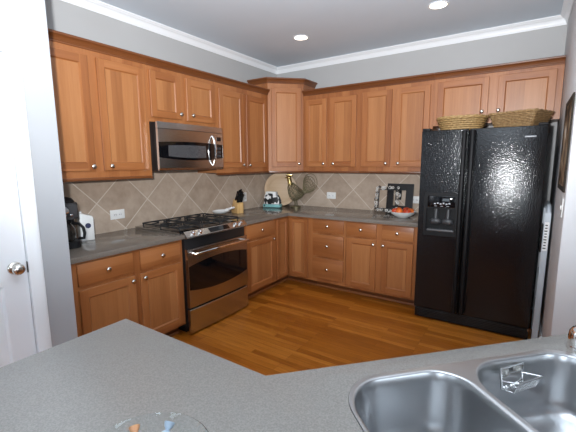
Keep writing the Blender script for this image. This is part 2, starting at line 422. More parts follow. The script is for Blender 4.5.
# pantry door with casing
cas = [(-0.002, 0.0), (0.012, 0.0), (0.018, 0.012), (0.018, 0.05), (0.014, 0.062), (0.010, 0.068), (-0.002, 0.068)]
b = B()
for s, y in ((1, D1), (-1, D0)):
    A = [b.v((PX + o, y + s * t, 0)) for o, t in cas]; Bv = [b.v((PX + o, y + s * t, DH + t)) for o, t in cas]
    for i in range(len(cas)): b.f([A[i], A[(i + 1) % len(cas)], Bv[(i + 1) % len(cas)], Bv[i]])
top = [(PX + o, DH + t) for o, t in cas]
A = [b.v((x, D0 - (z - DH), z)) for x, z in top]; Bv = [b.v((x, D1 + (z - DH), z)) for x, z in top]
for i in range(len(top)): b.f([A[i], A[(i + 1) % len(top)], Bv[(i + 1) % len(top)], Bv[i]])
# jamb lining
b.box(PX - 0.11, PX, D1 - 0.001, D1 + 0.004, 0, DH); b.box(PX - 0.11, PX, D0 - 0.004, D0 + 0.001, 0, DH)
struct(b.build('trim_3', TRIM))
g = 0.004; y0, y1 = D0 + 0.003, D1 - g; xf, xb = PX - 0.006, PX - 0.041
b = B()
ym = (y0 + y1) / 2; st = 0.11; mu = 0.045
cols = ((y0 + st, ym - mu), (ym + mu, y1 - st)); rows = ((0.20, 0.855), (1.03, 1.90))
ys = sorted([y0, y1] + [q for c in cols for q in c]); zs = sorted([0.008, DH - 0.003] + [q for c in rows for q in c])
def panelq(ya, yb, za, zb):
    L0 = [(xf, ya, za), (xf, yb, za), (xf, yb, zb), (xf, ya, zb)]
    def ins(k, dx): return [(xf + dx, ya + k, za + k), (xf + dx, yb - k, za + k), (xf + dx, yb - k, zb - k), (xf + dx, ya + k, zb - k)]
    loops = [L0, ins(0.010, -0.010), ins(0.022, -0.010), ins(0.045, -0.003)]
    vs = [[b.v(p) for p in lp] for lp in loops]
    for p, q in zip(vs, vs[1:]):
        for i in range(4): b.f([p[i], p[(i + 1) % 4], q[(i + 1) % 4], q[i]])
    b.f(vs[-1])
for i in range(5):
    for j in range(5):
        c = (ys[i], ys[i + 1], zs[j], zs[j + 1])
        if i in (1, 3) and j in (1, 3): panelq(*c)
        else: b.quad([(xf, c[0], c[2]), (xf, c[1], c[2]), (xf, c[1], c[3]), (xf, c[0], c[3])])
Z0, Z1 = zs[0], zs[-1]
b.quad([(xb, y0, Z0), (xb, y0, Z1), (xb, y1, Z1), (xb, y1, Z0)])
b.quad([(xf, y0, Z0), (xf, y0, Z1), (xb, y0, Z1), (xb, y0, Z0)]); b.quad([(xf, y1, Z0), (xb, y1, Z0), (xb, y1, Z1), (xf, y1, Z1)])
b.quad([(xf, y0, Z1), (xf, y1, Z1), (xb, y1, Z1), (xb, y0, Z1)]); b.quad([(xf, y0, Z0), (xb, y0, Z0), (xb, y1, Z0), (xf, y1, Z0)])
door = struct(b.build('door_1', DOORP))
b = B(); b.lathe([(0.0, 0), (0.033, 0), (0.033, 0.004), (0.026, 0.009), (0.012, 0.012), (0.011, 0.030), (0.020, 0.036), (0.028, 0.046), (0.029, 0.056), (0.024, 0.066), (0.012, 0.071), (0, 0.072)], (xf, D1 - 0.058, 0.942), (1, 0, 0), 28)
b.build('door_knob', NICKEL, door, angle=60)
b = B(); b.box(xf - 0.03, PX + 0.003, D1 - 0.004, D1 + 0.004, 0.905, 0.965); b.build('strike_plate', plain('dark_bronze', (0.05, 0.04, 0.04), 0.35, 0.9), door)

# baseboards
bb = [(0, 0), (0.014, 0), (0.014, 0.08), (0.008, 0.10), (0, 0.10)]
b = B(); b.sweep(bb, [(RW, -0.001), (RW, -1.62), (RW + 0.14, -1.62), (RW + 0.14, -0.001)]); struct(b.build('baseboard_right', TRIM))
b = B(); b.sweep(bb, [(PX, D1 + 0.068), (PX, -3.23)]); b.sweep(bb, [(PX, -8.0), (PX, D0 - 0.068)]); struct(b.build('baseboard_pantry', TRIM))
b = B(); b.sweep(bb, [(6.5, -8.0), (PX, -8.0)]); struct(b.build('baseboard_rear', TRIM))

# ------------------------------------------------------------------ cabinets
def knob(parent, x, y, z, d=(0, -1, 0)):
    b = B(); b.lathe([(0, 0), (0.007, 0), (0.006, 0.010), (0.011, 0.014), (0.0172, 0.019), (0.0178, 0.024), (0.014, 0.029), (0, 0.031)], (x, y, z), d, 16)
    return b.build('knob', NICKEL, parent, angle=60)

def door_panel(parent, x0, x1, z0, z1, yf, kn=None, xf=None, w=0.056, t=0.019):
    """framed cabinet door, front face at yf - t (front is -y)"""
    b = B(xf); F = yf - t; e = 0.003
    o = [(x0, z0), (x1, z0), (x1, z1), (x0, z1)]
    def ins(k): return [(x0 + k, z0 + k), (x1 - k, z0 + k), (x1 - k, z1 - k), (x0 + k, z1 - k)]
    def lp(pts, y): return [b.v((p[0], y, p[1])) for p in pts]
    back = lp(o, yf - 0.0005); side = lp(o, F + e); fr = lp(ins(e), F); inn = lp(ins(w), F); st1 = lp(ins(w + 0.002), F + 0.003); rec = lp(ins(w + 0.009), F + 0.009)
    b.f(back[::-1], 0)
    for i in range(4):
        j = (i + 1) % 4; m = 1 if i in (0, 2) else 0
        b.f([back[i], back[j], side[j], side[i]], m); b.f([side[i], side[j], fr[j], fr[i]], m)
        b.f([inn[i], inn[j], st1[j], st1[i]], m); b.f([st1[i], st1[j], rec[j], rec[i]], m)
    b.f(rec, 2)
    # stiles run full height, rails between them
    q = w
    xs = (x0 + e, x0 + q, x1 - q, x1 - e)
    bl, br_, tr, tl = fr; il, ir, jr, jl = inn
    nb1 = b.v((x0 + q, F, z0 + e)); nb2 = b.v((x1 - q, F, z0 + e)); nt1 = b.v((x0 + q, F, z1 - e)); nt2 = b.v((x1 - q, F, z1 - e))
    b.f([bl, nb1, il, jl, nt1, tl], 0); b.f([nb2, br_, tr, nt2, jr, ir], 0)
    b.f([nb1, nb2, ir, il], 1); b.f([jl, jr, nt2, nt1], 1)
    d = b.build('door', [WV, WH, WP], parent, angle=25)
    if kn:
        if xf is None: knob(d, kn[0], F, kn[1])
        else:
            p = xf @ Vector((kn[0], F, kn[1])); dr = xf.to_3x3() @ Vector((0, -1, 0)); knob(d, p.x, p.y, p.z, dr)
    return d

def drawer_front(parent, x0, x1, z0, z1, yf, t=0.019):
    b = B(); F = yf - t
    b.box(x0, x1, F, yf - 0.0005, z0, z1, 0, bev=0.004)
    d = b.build('drawer', WH, parent)
    knob(d, (x0 + x1) / 2, F, (z0 + z1) / 2)
    return d

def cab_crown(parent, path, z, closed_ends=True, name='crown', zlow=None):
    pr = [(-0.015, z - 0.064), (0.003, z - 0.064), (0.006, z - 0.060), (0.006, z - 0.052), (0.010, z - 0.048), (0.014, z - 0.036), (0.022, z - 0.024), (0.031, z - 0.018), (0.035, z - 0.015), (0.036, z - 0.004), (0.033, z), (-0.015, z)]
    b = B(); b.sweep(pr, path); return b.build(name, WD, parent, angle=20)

UB, UF, UT = 1.375, 0.297, 2.345     # uppers: carcass bottom, face, crown top
def upper(label, x0, w, doors, zdoor, zlo=UB, rail=True, loc='back', crown=True, depth=UF):
    """doors: list of (xa, xb, knobx, knobz), local x"""
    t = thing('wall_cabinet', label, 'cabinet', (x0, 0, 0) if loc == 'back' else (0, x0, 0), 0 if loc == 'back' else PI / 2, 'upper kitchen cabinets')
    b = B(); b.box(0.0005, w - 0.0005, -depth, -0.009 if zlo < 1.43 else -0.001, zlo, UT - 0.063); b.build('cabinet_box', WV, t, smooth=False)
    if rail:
        b = B(); b.box(0.001, w - 0.001, -depth - 0.004, -depth + 0.018, zlo - 0.022, zlo - 0.0002, bev=0.003); b.build('light_rail', WD, t)  # shadow along the cabinet underside painted in by the dark rail colour
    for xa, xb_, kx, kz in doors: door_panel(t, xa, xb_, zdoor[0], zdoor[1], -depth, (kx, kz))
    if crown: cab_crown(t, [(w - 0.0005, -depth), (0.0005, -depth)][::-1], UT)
    return t

upper('tall two-door wall cabinet left of the microwave, above the coffee maker', -3.205, 0.925,
      [(0.03, 0.436, 0.410, 1.457), (0.501, 0.893, 0.550, 1.459)], (1.425, 2.240), loc='left')
upper('short two-door wall cabinet right above the microwave', -2.280, 0.775,
      [(0.018, 0.335, 0.316, 1.914), (0.403, 0.765, 0.457, 1.917)], (1.867, 2.245), zlo=1.828, rail=False, loc='left')
upper('two-door wall cabinet between the microwave and the taller corner cabinet', -1.505, 0.894,
      [(0.046, 0.422, 0.391, 1.455), (0.472, 0.850, 0.501, 1.452)], (1.425, 2.225), loc='left')
upper('two-door wall cabinet on the back wall, next to the taller corner cabinet', 0.611, 0.744,
      [(0.030, 0.328, 0.298, 1.463), (0.373, 0.706, 0.429, 1.462)], (1.425, 2.225))
upper('two-door wall cabinet on the back wall, above the fruit bowl and frames', 1.355, 0.787,
      [(0.032, 0.364, 0.321, 1.461), (0.406, 0.753, 0.456, 1.461)], (1.425, 2.240))
t = upper('short two-door wall cabinet above the refrigerator and baskets', 2.142, RW - 2.142 - 0.002,
      [(0.034, 0.480, 0.435, 1.938), (0.553, 0.983, 0.568, 1.940)], (1.845, 2.248), zlo=1.832, rail=False)

# corner wall cabinet, taller, angled face
t = thing('wall_cabinet', 'taller corner wall cabinet with one angled door', 'cabinet', (0, 0, 0), 0, 'upper kitchen cabinets')
b = B(); b.prism([(0.009, -0.009), (0.009, -0.6105), (0.297, -0.6105), (0.6105, -0.297), (0.6105, -0.009)], 2, UB, 2.425); b.build('cabinet_box', WV, t, smooth=False)
mx = Matrix.Translation((0.297, -0.6105, 0)) @ Matrix.Rotation(PI / 4, 4, 'Z')   # local x along the angled face, -y outward
dw = 0.3135 * math.sqrt(2)
door_panel(t, 0.042, dw - 0.036, 1.425, 2.372, -0.0005, (dw - 0.062, 1.463), xf=mx)
b = B(mx); b.box(0.004, dw - 0.004, -0.005, 0.016, UB - 0.022, UB - 0.0002, bev=0.003); b.build('light_rail', WD, t)  # underside shade put into the dark rail colour here too
cab_crown(t, [(0.010, -0.6105), (0.297, -0.6105), (0.6105, -0.297), (0.6105, -0.010)], 2.486)

BT = 0.854   # top of base carcass
def base(label, x0, w, loc, depth, toe, parts, name='base_cabinet', cut=None):
    t = thing(name, label, 'cabinet', (x0, 0, 0) if loc == 'back' else (0, x0, 0), 0 if loc == 'back' else PI / 2, 'base cabinets along the walls')
    b = B(); b.box(0.0005, w - 0.0005, -depth, -0.010, 0.105, BT); b.build('cabinet_box', WV, t, smooth=False)
    b = B(); b.box(0.0005, w - 0.0005, -toe + 0.012, -0.03, 0.0, 0.105, 0)
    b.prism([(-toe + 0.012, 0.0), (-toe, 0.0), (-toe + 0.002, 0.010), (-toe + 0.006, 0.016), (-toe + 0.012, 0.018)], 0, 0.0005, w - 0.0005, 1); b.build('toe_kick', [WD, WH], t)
    for p in parts:
        if p[0] == 'd': drawer_front(t, *p[1:5], -depth)
        else: door_panel(t, *p[1:5], -depth, p[5] if len(p) > 5 else None)
    return t
LD, BD, LTOE, BTOE = 0.620, 0.670, 0.530, 0.541
base('two-drawer two-door base cabinet left of the range, under the coffee maker', -3.20, 0.930, 'left', LD, LTOE,
     [('d', 0.080, 0.468, 0.690, 0.840), ('d', 0.528, 0.895, 0.690, 0.840), ('o', 0.080, 0.478, 0.130, 0.662, (0.450, 0.628)), ('o', 0.520, 0.905, 0.130, 0.662, (0.548, 0.628))])
base('narrow one-drawer one-door base cabinet right of the range', -1.494, 0.562, 'left', LD, LTOE,
     [('d', 0.035, 0.520, 0.690, 0.840), ('o', 0.035, 0.520, 0.130, 0.662, (0.490, 0.628))])
# corner base unit (L-shaped carcass with two narrow doors)
t = thing('base_cabinet', 'corner base cabinet with two narrow doors meeting at a right angle', 'cabinet', (0, 0, 0), 0, 'base cabinets along the walls')
b = B(); b.prism([(0.010, -0.010), (0.010, -0.9315), (LD, -0.9315), (LD, -BD), (0.9445, -BD), (0.9445, -0.010)], 2, 0.105, BT); b.build('cabinet_box', WV, t, smooth=False)
b = B(); b.prism([(0.03, -0.03), (0.03, -0.9315), (LTOE - 0.012, -0.9315), (LTOE - 0.012, -BTOE + 0.012), (0.9445, -BTOE + 0.012), (0.9445, -0.03)], 2, 0, 0.105, 0)
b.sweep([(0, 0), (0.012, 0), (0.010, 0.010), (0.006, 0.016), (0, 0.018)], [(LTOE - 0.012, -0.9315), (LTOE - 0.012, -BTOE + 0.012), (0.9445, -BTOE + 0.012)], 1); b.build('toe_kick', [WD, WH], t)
mx = Matrix.Rotation(PI / 2, 4, 'Z')
door_panel(t, -0.912, -BD - 0.024, 0.130, 0.828, -LD, None, xf=mx, w=0.045)
door_panel(t, LD + 0.030, 0.903, 0.130, 0.828, -BD, None, w=0.045)
base('three-drawer base cabinet on the back wall beside the corner', 0.945, 0.432, 'back', BD, BTOE,
     [('d', 0.027, 0.412, 0.697, 0.842), ('d', 0.027, 0.412, 0.418, 0.668), ('d', 0.027, 0.412, 0.150, 0.392)])
base('two-drawer two-door base cabinet beside the refrigerator', 1.378, 0.760, 'back', BD, BTOE,
     [('d', 0.018, 0.346, 0.697, 0.842), ('d', 0.409, 0.724, 0.697, 0.842), ('o', 0.018, 0.346, 0.130, 0.672, (0.322, 0.628)), ('o', 0.409, 0.724, 0.130, 0.672, (0.428, 0.628))])

# ------------------------------------------------------------------ worktops
def slab(name, poly, z0, z1, mat, label, bev=0.004):
    b = B(); b.prism(poly, 2, z0, z1, 0, bev=bev); return tag(b.build(name, mat), label, 'countertop')
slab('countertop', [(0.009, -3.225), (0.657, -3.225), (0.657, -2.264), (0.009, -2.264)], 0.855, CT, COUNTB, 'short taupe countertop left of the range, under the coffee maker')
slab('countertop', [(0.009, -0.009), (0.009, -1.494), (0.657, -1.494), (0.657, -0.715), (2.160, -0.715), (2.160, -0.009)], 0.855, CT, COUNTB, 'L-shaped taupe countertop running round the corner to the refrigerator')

# peninsula: edge frame (s along the angled edge, d inward)
DV = Vector((0.687, 0.727)).normalized(); NV = Vector((DV.y, -DV.x)); OV = Vector((2.42, -3.483))
def sd(s, d): p = OV + DV * s + NV * d; return (p.x, p.y)
pen = [(1.747, -4.12), (1.747, -3.478), (2.42, -3.483), sd(1.36, 0), sd(1.36, 0.66)]
pb = sd(0, 0.66); k = (-4.12 - pb[1]) / DV.y; pen.append((pb[0] + DV.x * k, -4.12))
outer_sd = rrect(0.172, 0.945, 0.072, 0.525, (0.130, 0.095, 0.10, 0.10), 10)
hole = [sd(*p) for p in outer_sd]
b = B()
rad = 0.006
def inset_poly(poly, k):
    out = []; n = len(poly)
    for i in range(n):
        a = (Vector(poly[i]) - Vector(poly[i - 1])).normalized(); c = (Vector(poly[(i + 1) % n]) - Vector(poly[i])).normalized()
        n1 = Vector((-a.y, a.x)); n2 = Vector((-c.y, c.x)); mm = (n1 + n2) / (1 + n1.dot(n2)); out.append((poly[i][0] + mm.x * k, poly[i][1] + mm.y * k))
    return out
sgn = 1 if sum(pen[i - 1][0] * pen[i][1] - pen[i][0] * pen[i - 1][1] for i in range(len(pen))) > 0 else -1
pin = inset_poly(pen, rad * 0.5 * sgn); pin2 = inset_poly(pen, rad * sgn)
b.fill([pin2, hole], CT); b.fill([pen, hole], 0.855)
b.wall_loop(pen, 0.855, pen, CT - rad); b.wall_loop(pen, CT - rad, pin, CT - rad * 0.3); b.wall_loop(pin, CT - rad * 0.3, pin2, CT); b.wall_loop(hole, 0.855, hole, CT)
tag(b.build('countertop', COUNT), 'light grey speckled peninsula countertop with the sink in the foreground', 'countertop')

# peninsula base cabinet, open where the sink hangs
bi = inset_poly(pen, 0.045 * sgn); bi2 = inset_poly(pen, 0.063 * sgn); ti = inset_poly(pen, 0.11 * sgn)
t = thing('peninsula_cabinet', 'cabinet carrying the light grey peninsula countertop', 'cabinet', (0, 0, 0))
b = B(); b.wall_loop(bi, 0.105, bi, BT); b.wall_loop(bi2, 0.105, bi2, BT)
n = len(bi)
for z in (0.105, BT):
    va = [b.v((*p, z)) for p in bi]; vb = [b.v((*p, z)) for p in bi2]
    for i in range(n): b.f([va[i], va[(i + 1) % n], vb[(i + 1) % n], vb[i]])
b.build('cabinet_box', WV, t, smooth=False)
b = B(); b.prism(ti, 2, 0.0, 0.104); b.build('toe_kick', WD, t, smooth=False)

# ------------------------------------------------------------------ sink
sink = thing('sink', 'double-bowl stainless steel sink set in the light grey peninsula', 'sink', (0, 0, 0))
b1 = rrect(0.186, 0.525, 0.093, 0.500, (0.115, 0.095, 0.10, 0.10), 10)
b2 = rrect(0.545, 0.928, 0.093, 0.500, (0.120, 0.090, 0.10, 0.10), 10)
def grow(lp, k):
    cx = sum(p[0] for p in lp) / len(lp); cy = sum(p[1] for p in lp) / len(lp)
    o = inset_poly(lp, k); return o
SZ = CT + 0.002
b = B()
fl_out = inset_poly(outer_sd, 0.001)
mouth = [inset_poly(l, -0.006) for l in (b1, b2)]
b.fill([[sd(*p) for p in fl_out]] + [[sd(*p) for p in l] for l in mouth], SZ)
b.wall_loop([sd(*p) for p in fl_out], SZ, [sd(*p) for p in inset_poly(outer_sd, 0.003)], CT - 0.02)
b.build('rim', STEELV, sink, angle=40)
for lp, depth in ((b1, 0.20), (b2, 0.19)):
    b = B(); prof = [(-0.006, SZ), (-0.003, SZ - 0.0006), (-0.001, SZ - 0.002), (0.001, SZ - 0.006), (0.004, SZ - 0.03), (0.012, SZ - depth + 0.055), (0.018, SZ - depth + 0.03), (0.030, SZ - depth + 0.012), (0.048, SZ - depth + 0.003), (0.065, SZ - depth)]
    loops = [[b.v((*sd(*p), z)) for p in inset_poly(lp, k)] for k, z in prof]
    for p, q in zip(loops, loops[1:]):
        m_ = len(p)
        for i in range(m_): b.f([p[i], p[(i + 1) % m_], q[(i + 1) % m_], q[i]])
    cs = (sum(p[0] for p in lp) / len(lp), 0.30); cz = SZ - depth - 0.004
    ring = [b.v((*sd(cs[0] + 0.045 * math.cos(R(180 + 360 * i / len(lp))), cs[1] + 0.045 * math.sin(R(180 + 360 * i / len(lp)))), cz)) for i in range(len(lp))]
    q = loops[-1]; sh = min(range(len(lp)), key=lambda s_: (q[0].co - ring[s_].co).length)
    for i in range(len(lp)): b.f([q[i], q[(i + 1) % len(lp)], ring[(i + 1 + sh) % len(lp)], ring[(i + sh) % len(lp)]])
    b.f(ring)
    b.build('bowl', STEELV, sink, angle=50)
    b = B(); c3 = (*sd(*cs), cz)
    b.lathe([(0, 0.001), (0.030, 0.001), (0.036, 0.004), (0.043, 0.005), (0.044, 0.001)], c3, seg=24)
    b.lathe([(0, 0.010), (0.008, 0.010), (0.010, 0.002)], c3, seg=12); b.build('drain', CHROME, sink)

# tap at the far right end of the sink
fx, fy = sd(0.980, 0.100)
t = thing('faucet', 'chrome faucet behind the right sink bowl at the picture edge', 'faucet', (fx, fy, CT))
b = B(); b.lathe([(0.0, 0), (0.038, 0), (0.038, 0.006), (0.036, 0.012), (0.035, 0.02), (0.037, 0.038), (0.035, 0.055), (0.028, 0.068), (0.016, 0.075), (0, 0.077)], seg=24); b.build('base', CHROME, t, angle=60)
sp = []
nd = Vector((NV.x, NV.y, 0)) * 0.75 - Vector((DV.x, DV.y, 0)) * 0.25; nd.normalize()
for i in range(15):
    a = R(180 * i / 14 * 0.9); sp.append(nd * (0.10 * (1 - math.cos(a))) + Vector((0, 0, 0.26 + 0.10 * math.sin(a))))
b = B(); b.tube([(0, 0, 0.06), (0, 0, 0.16)] + sp, 0.012, 12); b.build('spout', CHROME, t)
b = B(); b.tube([Vector((DV.x, DV.y, 0)) * 0.02 + Vector((0, 0, 0.05)), Vector((DV.x, DV.y, 0)) * 0.085 + Vector((0, 0, 0.075))], [0.009, 0.006], 10); b.build('lever', CHROME, t)

# wire sponge holder on the far wall of the right bowl
W0 = sd(0.575, 0.115)
t = thing('sponge_holder', 'small chrome wire sponge holder inside the right sink bowl', 'sink caddy', (0, 0, 0))
def q3(s, d, z): p = sd(s, d); return (p[0], p[1], z)
dz = CT
b = B(); hp = [q3(0.668, 0.117, dz - 0.010), q3(0.755, 0.104, dz - 0.012), q3(0.757, 0.104, dz - 0.020), q3(0.754, 0.107, dz - 0.060), q3(0.690, 0.118, dz - 0.072), q3(0.668, 0.123, dz - 0.068), q3(0.665, 0.120, dz - 0.020)]
b.tube(hp, 0.0030, 8, closed=True)
b.tube([q3(0.668, 0.119, dz - 0.030), q3(0.755, 0.106, dz - 0.030)], 0.002, 6)
b.build('wire_frame', CHROME, t)
for s_ in (0.685, 0.738):
    b = B(); p = q3(s_, 0.100 + (0.755 - s_) * 0.15, dz - 0.026); b.lathe([(0, 0.0), (0.015, 0.0), (0.013, 0.005), (0.006, 0.009), (0.005, 0.013), (0, 0.014)], p, (NV.x, NV.y, 0.1), 16); b.build('suction_cup', plain('clear_rubber', (0.50, 0.49, 0.46), 0.2, trans=0.3), t)
b = B()
for i in range(10):
    s_ = 0.680 + 0.0095 * i
    d0 = 0.120 - (s_ - 0.67) * 0.15
    b.tube([q3(s_, d0, dz - 0.066), q3(s_, d0 + 0.012, dz - 0.072), q3(s_ + 0.004, d0 + 0.032, dz - 0.066), q3(s_ + 0.012, d0 + 0.040, dz - 0.036)], 0.0017, 6)
b.tube([q3(0.690, 0.159, dz - 0.035), q3(0.782, 0.146, dz - 0.033)], 0.0028, 6)
b.tube([q3(0.690, 0.159, dz - 0.035), q3(0.668, 0.121, dz - 0.045)], 0.0024, 6); b.tube([q3(0.782, 0.146, dz - 0.033), q3(0.756, 0.106, dz - 0.040)], 0.0024, 6)
b.build('wire_basket', CHROME, t)

# ------------------------------------------------------------------ range
RY0 = -2.262; RWD = 0.766
rg = thing('range', 'stainless steel and black gas range between the base cabinets', 'stove', (0, RY0, 0), PI / 2)
w = RWD
b = B(); b.box(0.003, w - 0.003, -0.640, -0.02, 0.06, 0.885, bev=0.002); b.box(0.03, w - 0.03, -0.58, -0.05, 0.0, 0.06); b.build('body', BLACKM, rg)
b = B(); b.box(-0.030, w + 0.014, -0.622, -0.022, 0.8945, 0.908, bev=0.004); b.build('cooktop', BLACKG, rg)
for xa, xb_ in ((-0.036, -0.0305), (w + 0.0145, w + 0.018)):
    b = B(); b.box(xa, xb_, -0.628, -0.022, 0.8942, 0.909); b.build('side_trim', STEEL, rg)
# burners
for bx_, by_, br in ((0.16, -0.19, 0.040), (0.16, -0.46, 0.050), (w / 2, -0.32, 0.055), (w - 0.16, -0.19, 0.040), (w - 0.16, -0.46, 0.050)):
    b = B(); b.lathe([(0.0, 0.0), (br + 0.018, 0.0), (br + 0.016, 0.004), (br, 0.006), (br, 0.014), (br * 0.8, 0.017), (0, 0.018)], (bx_, by_, 0.906), seg=24)
    b.build('burner', IRON, rg)
# grates
for gi in range(3):
    g0 = 0.000 + gi * w / 3; g1 = g0 + w / 3 - 0.005; gz = 0.934
    b = B(); r_ = 0.006
    loop = rrect(g0 + r_, g1 - r_, -0.585, -0.065, 0.02, 4)
    b.tube([(p[0], p[1], gz) for p in loop], r_, 6, closed=True)
    gm = (g0 + g1) / 2
    for yy in (-0.46, -0.19, -0.325):
        b.tube([(g0 + r_, yy, gz), (gm - 0.03, yy, gz + 0.004)], r_ * 0.9, 6); b.tube([(g1 - r_, yy, gz), (gm + 0.03, yy, gz + 0.004)], r_ * 0.9, 6)
    for yy, dy in ((-0.585, 0.09), (-0.065, -0.09)):
        b.tube([(gm, yy, gz), (gm, yy + dy, gz + 0.004)], r_ * 0.9, 6)
    b.tube([(gm, -0.40, gz + 0.003), (gm, -0.25, gz + 0.003)], r_ * 0.9, 6)
    for px in (g0 + 0.012, g1 - 0.012):
        for py in (-0.573, -0.077, -0.325): b.tube([(px, py, 0.907), (px, py, gz)], 0.006, 6)
    b.build('grate', IRON, rg)
# bowed control panel
def bow(x, k=0.022): u = 2 * x / w - 1; return k * (1 - u * u)
b = B(); NS = 24; rows = []
for i in range(NS + 1):
    x = w * i / NS; q = bow(x)
    rows.append([b.v(p) for p in ((x, -0.626, 0.898), (x, -0.630 - q * 0.3, 0.909), (x, -0.640 - q * 0.5, 0.911), (x, -0.678 - q, 0.868), (x, -0.680 - q, 0.858), (x, -0.672 - q, 0.853), (x, -0.640, 0.853), (x, -0.626, 0.86))])
for p, q in zip(rows, rows[1:]):
    for i in range(8): b.f([p[i], q[i], q[(i + 1) % 8], p[(i + 1) % 8]])
b.f(rows[0]); b.f(rows[-1][::-1]); cp = b.build('control_panel', STEEL, rg, angle=25)
pn = Vector((0, -0.75, 0.66)).normalized()
def on_panel(x, t):   # t 0 top .. 1 bottom
    q = bow(x); a = Vector((x, -0.640 - q * 0.5, 0.911)); c = Vector((x, -0.678 - q, 0.868)); return a.lerp(c, t)
for x in (0.075, 0.150, 0.600, 0.680):
    b = B(); b.lathe([(0, 0), (0.021, 0), (0.021, 0.003), (0.017, 0.004), (0.016, 0.020), (0.013, 0.024), (0, 0.025)], on_panel(x, 0.5), pn, 20); b.box(0, 0, 0, 0, 0, 0) if False else None
    b.build('control_knob', CHROME, rg, angle=50)
b = B(); pts = []
for i in range(9):
    x = 0.255 + 0.25 * i / 8; pts.append((on_panel(x, 0.12) + pn * 0.001, on_panel(x, 0.88) + pn * 0.001))
for p, q in zip(pts, pts[1:]): b.quad([p[0], q[0], q[1], p[1]])
for p, q in zip(pts, pts[1:]): pass
b.build('display', BLACKG, rg)
# oven door: slightly bowed steel skin with arched black window
def door_front(x): return -0.672 - bow(x, 0.010)
dl, dr_, dz0, dz1 = 0.003, w - 0.003, 0.250, 0.762
wl, wr = 0.010, w - 0.008
def wtop(x): u = (x - wl) / (wr - wl) * 2 - 1; return 0.612 + 0.042 * (1 - u * u)
def wbot(x): u = (x - wl) / (wr - wl) * 2 - 1; return 0.408 - 0.040 * (1 - u * u)
b = B(); xs = [dl, wl] + [wl + (wr - wl) * i / 20 for i in range(1, 20)] + [wr, dr_]
def V4(x, z): return b.v((x, door_front(x), z))
for xa, xb_ in zip(xs, xs[1:]):
    ins = wl - 1e-6 <= xa and xb_ <= wr + 1e-6
    if ins:
        b.f([V4(xa, wtop(xa)), V4(xb_, wtop(xb_)), V4(xb_, dz1), V4(xa, dz1)]); b.f([V4(xa, dz0), V4(xb_, dz0), V4(xb_, wbot(xb_)), V4(xa, wbot(xa))])
    else: b.f([V4(xa, dz0), V4(xb_, dz0), V4(xb_, dz1), V4(xa, dz1)])
    for z in (dz0, dz1): b.f([V4(xa, z), V4(xb_, z), b.v((xb_, -0.642, z)), b.v((xa, -0.642, z))])
for x in (dl, dr_): b.f([V4(x, dz0), V4(x, dz1), b.v((x, -0.642, dz1)), b.v((x, -0.642, dz0))])
b.f([b.v((dl, -0.642, dz0)), b.v((dr_, -0.642, dz0)), b.v((dr_, -0.642, dz1)), b.v((dl, -0.642, dz1))])
od = b.build('oven_door', STEEL, rg, angle=25)
b = B(); xs = [wl + (wr - wl) * i / 20 for i in range(21)]
for xa, xb_ in zip(xs, xs[1:]): b.f([b.v((xa, door_front(xa) + 0.0015, wbot(xa))), b.v((xb_, door_front(xb_) + 0.0015, wbot(xb_))), b.v((xb_, door_front(xb_) + 0.0015, wtop(xb_))), b.v((xa, door_front(xa) + 0.0015, wtop(xa)))])
b.build('oven_window', BLACKG, od)
b = B(); hx = [0.035 + (w - 0.07) * i / 16 for i in range(17)]
b.tube([(x, door_front(x) - 0.045 - bow(x, 0.012), 0.722 + 0.010 * (1 - (2 * x / w - 1) ** 2)) for x in hx], 0.0115, 10)
for x in (0.06, w - 0.06): b.tube([(x, door_front(x) + 0.001, 0.724), (x, door_front(x) - 0.047, 0.724)], 0.009, 8)
b.build('handle', CHROME, od)
b = B(); NS = 16; rows = []
for i in range(NS + 1):
    x = 0.003 + (w - 0.006) * i / NS; y = -0.672 - bow(x, 0.010)
    rows.append([b.v((x, y, 0.020)), b.v((x, y, 0.226)), b.v((x, y + 0.004, 0.231)), b.v((x, -0.642, 0.231)), b.v((x, -0.642, 0.020))])
for p, q in zip(rows, rows[1:]):
    for i in range(5): b.f([p[i], q[i], q[(i + 1) % 5], p[(i + 1) % 5]])
b.f(rows[0]); b.f(rows[-1][::-1]); b.build('warming_drawer', STEEL, rg, angle=25)

# ------------------------------------------------------------------ microwave
MY0 = -2.279; w = 0.762; mz0, mz1 = 1.412, 1.822
mw = thing('microwave', 'stainless over-the-range microwave with curved black door glass', 'microwave', (0, MY0, 0), PI / 2)
b = B(); b.box(0.003, w - 0.003, -0.375, -0.010, mz0, mz1, bev=0.003); b.build('body', BLACKM, mw)
MF = -0.402
def mf(x): return MF - bow(x, 0.010)
def mtop(x): u = 2 * x / w - 1; return 1.655 + 0.012 * (1 - u * u)
def mbot(x): u = 2 * x / w - 1; return 1.528 - 0.026 * (1 - u * u)
b = B(); NS = 28; xs = [w * i / NS for i in range(NS + 1)]
def vv(x, z, d=0): return b.v((x, mf(x) + d, z))
for xa, xb_ in zip(xs, xs[1:]):
    b.f([vv(xa, mtop(xa)), vv(xb_, mtop(xb_)), vv(xb_, 1.765), vv(xa, 1.765)]); b.f([vv(xa, 1.437), vv(xb_, 1.437), vv(xb_, mbot(xb_)), vv(xa, mbot(xa))])
    b.f([vv(xa, mz0 + 0.004, 0.012), vv(xb_, mz0 + 0.004, 0.012), vv(xb_, 1.437), vv(xa, 1.437)])
    b.f([vv(xa, mz0 + 0.004, 0.012), vv(xb_, mz0 + 0.004, 0.012), b.v((xb_, -0.376, mz0 + 0.004)), b.v((xa, -0.376, mz0 + 0.004))])
    b.f([vv(xa, 1.765), vv(xb_, 1.765), b.v((xb_, -0.376, 1.765)), b.v((xa, -0.376, 1.765))])
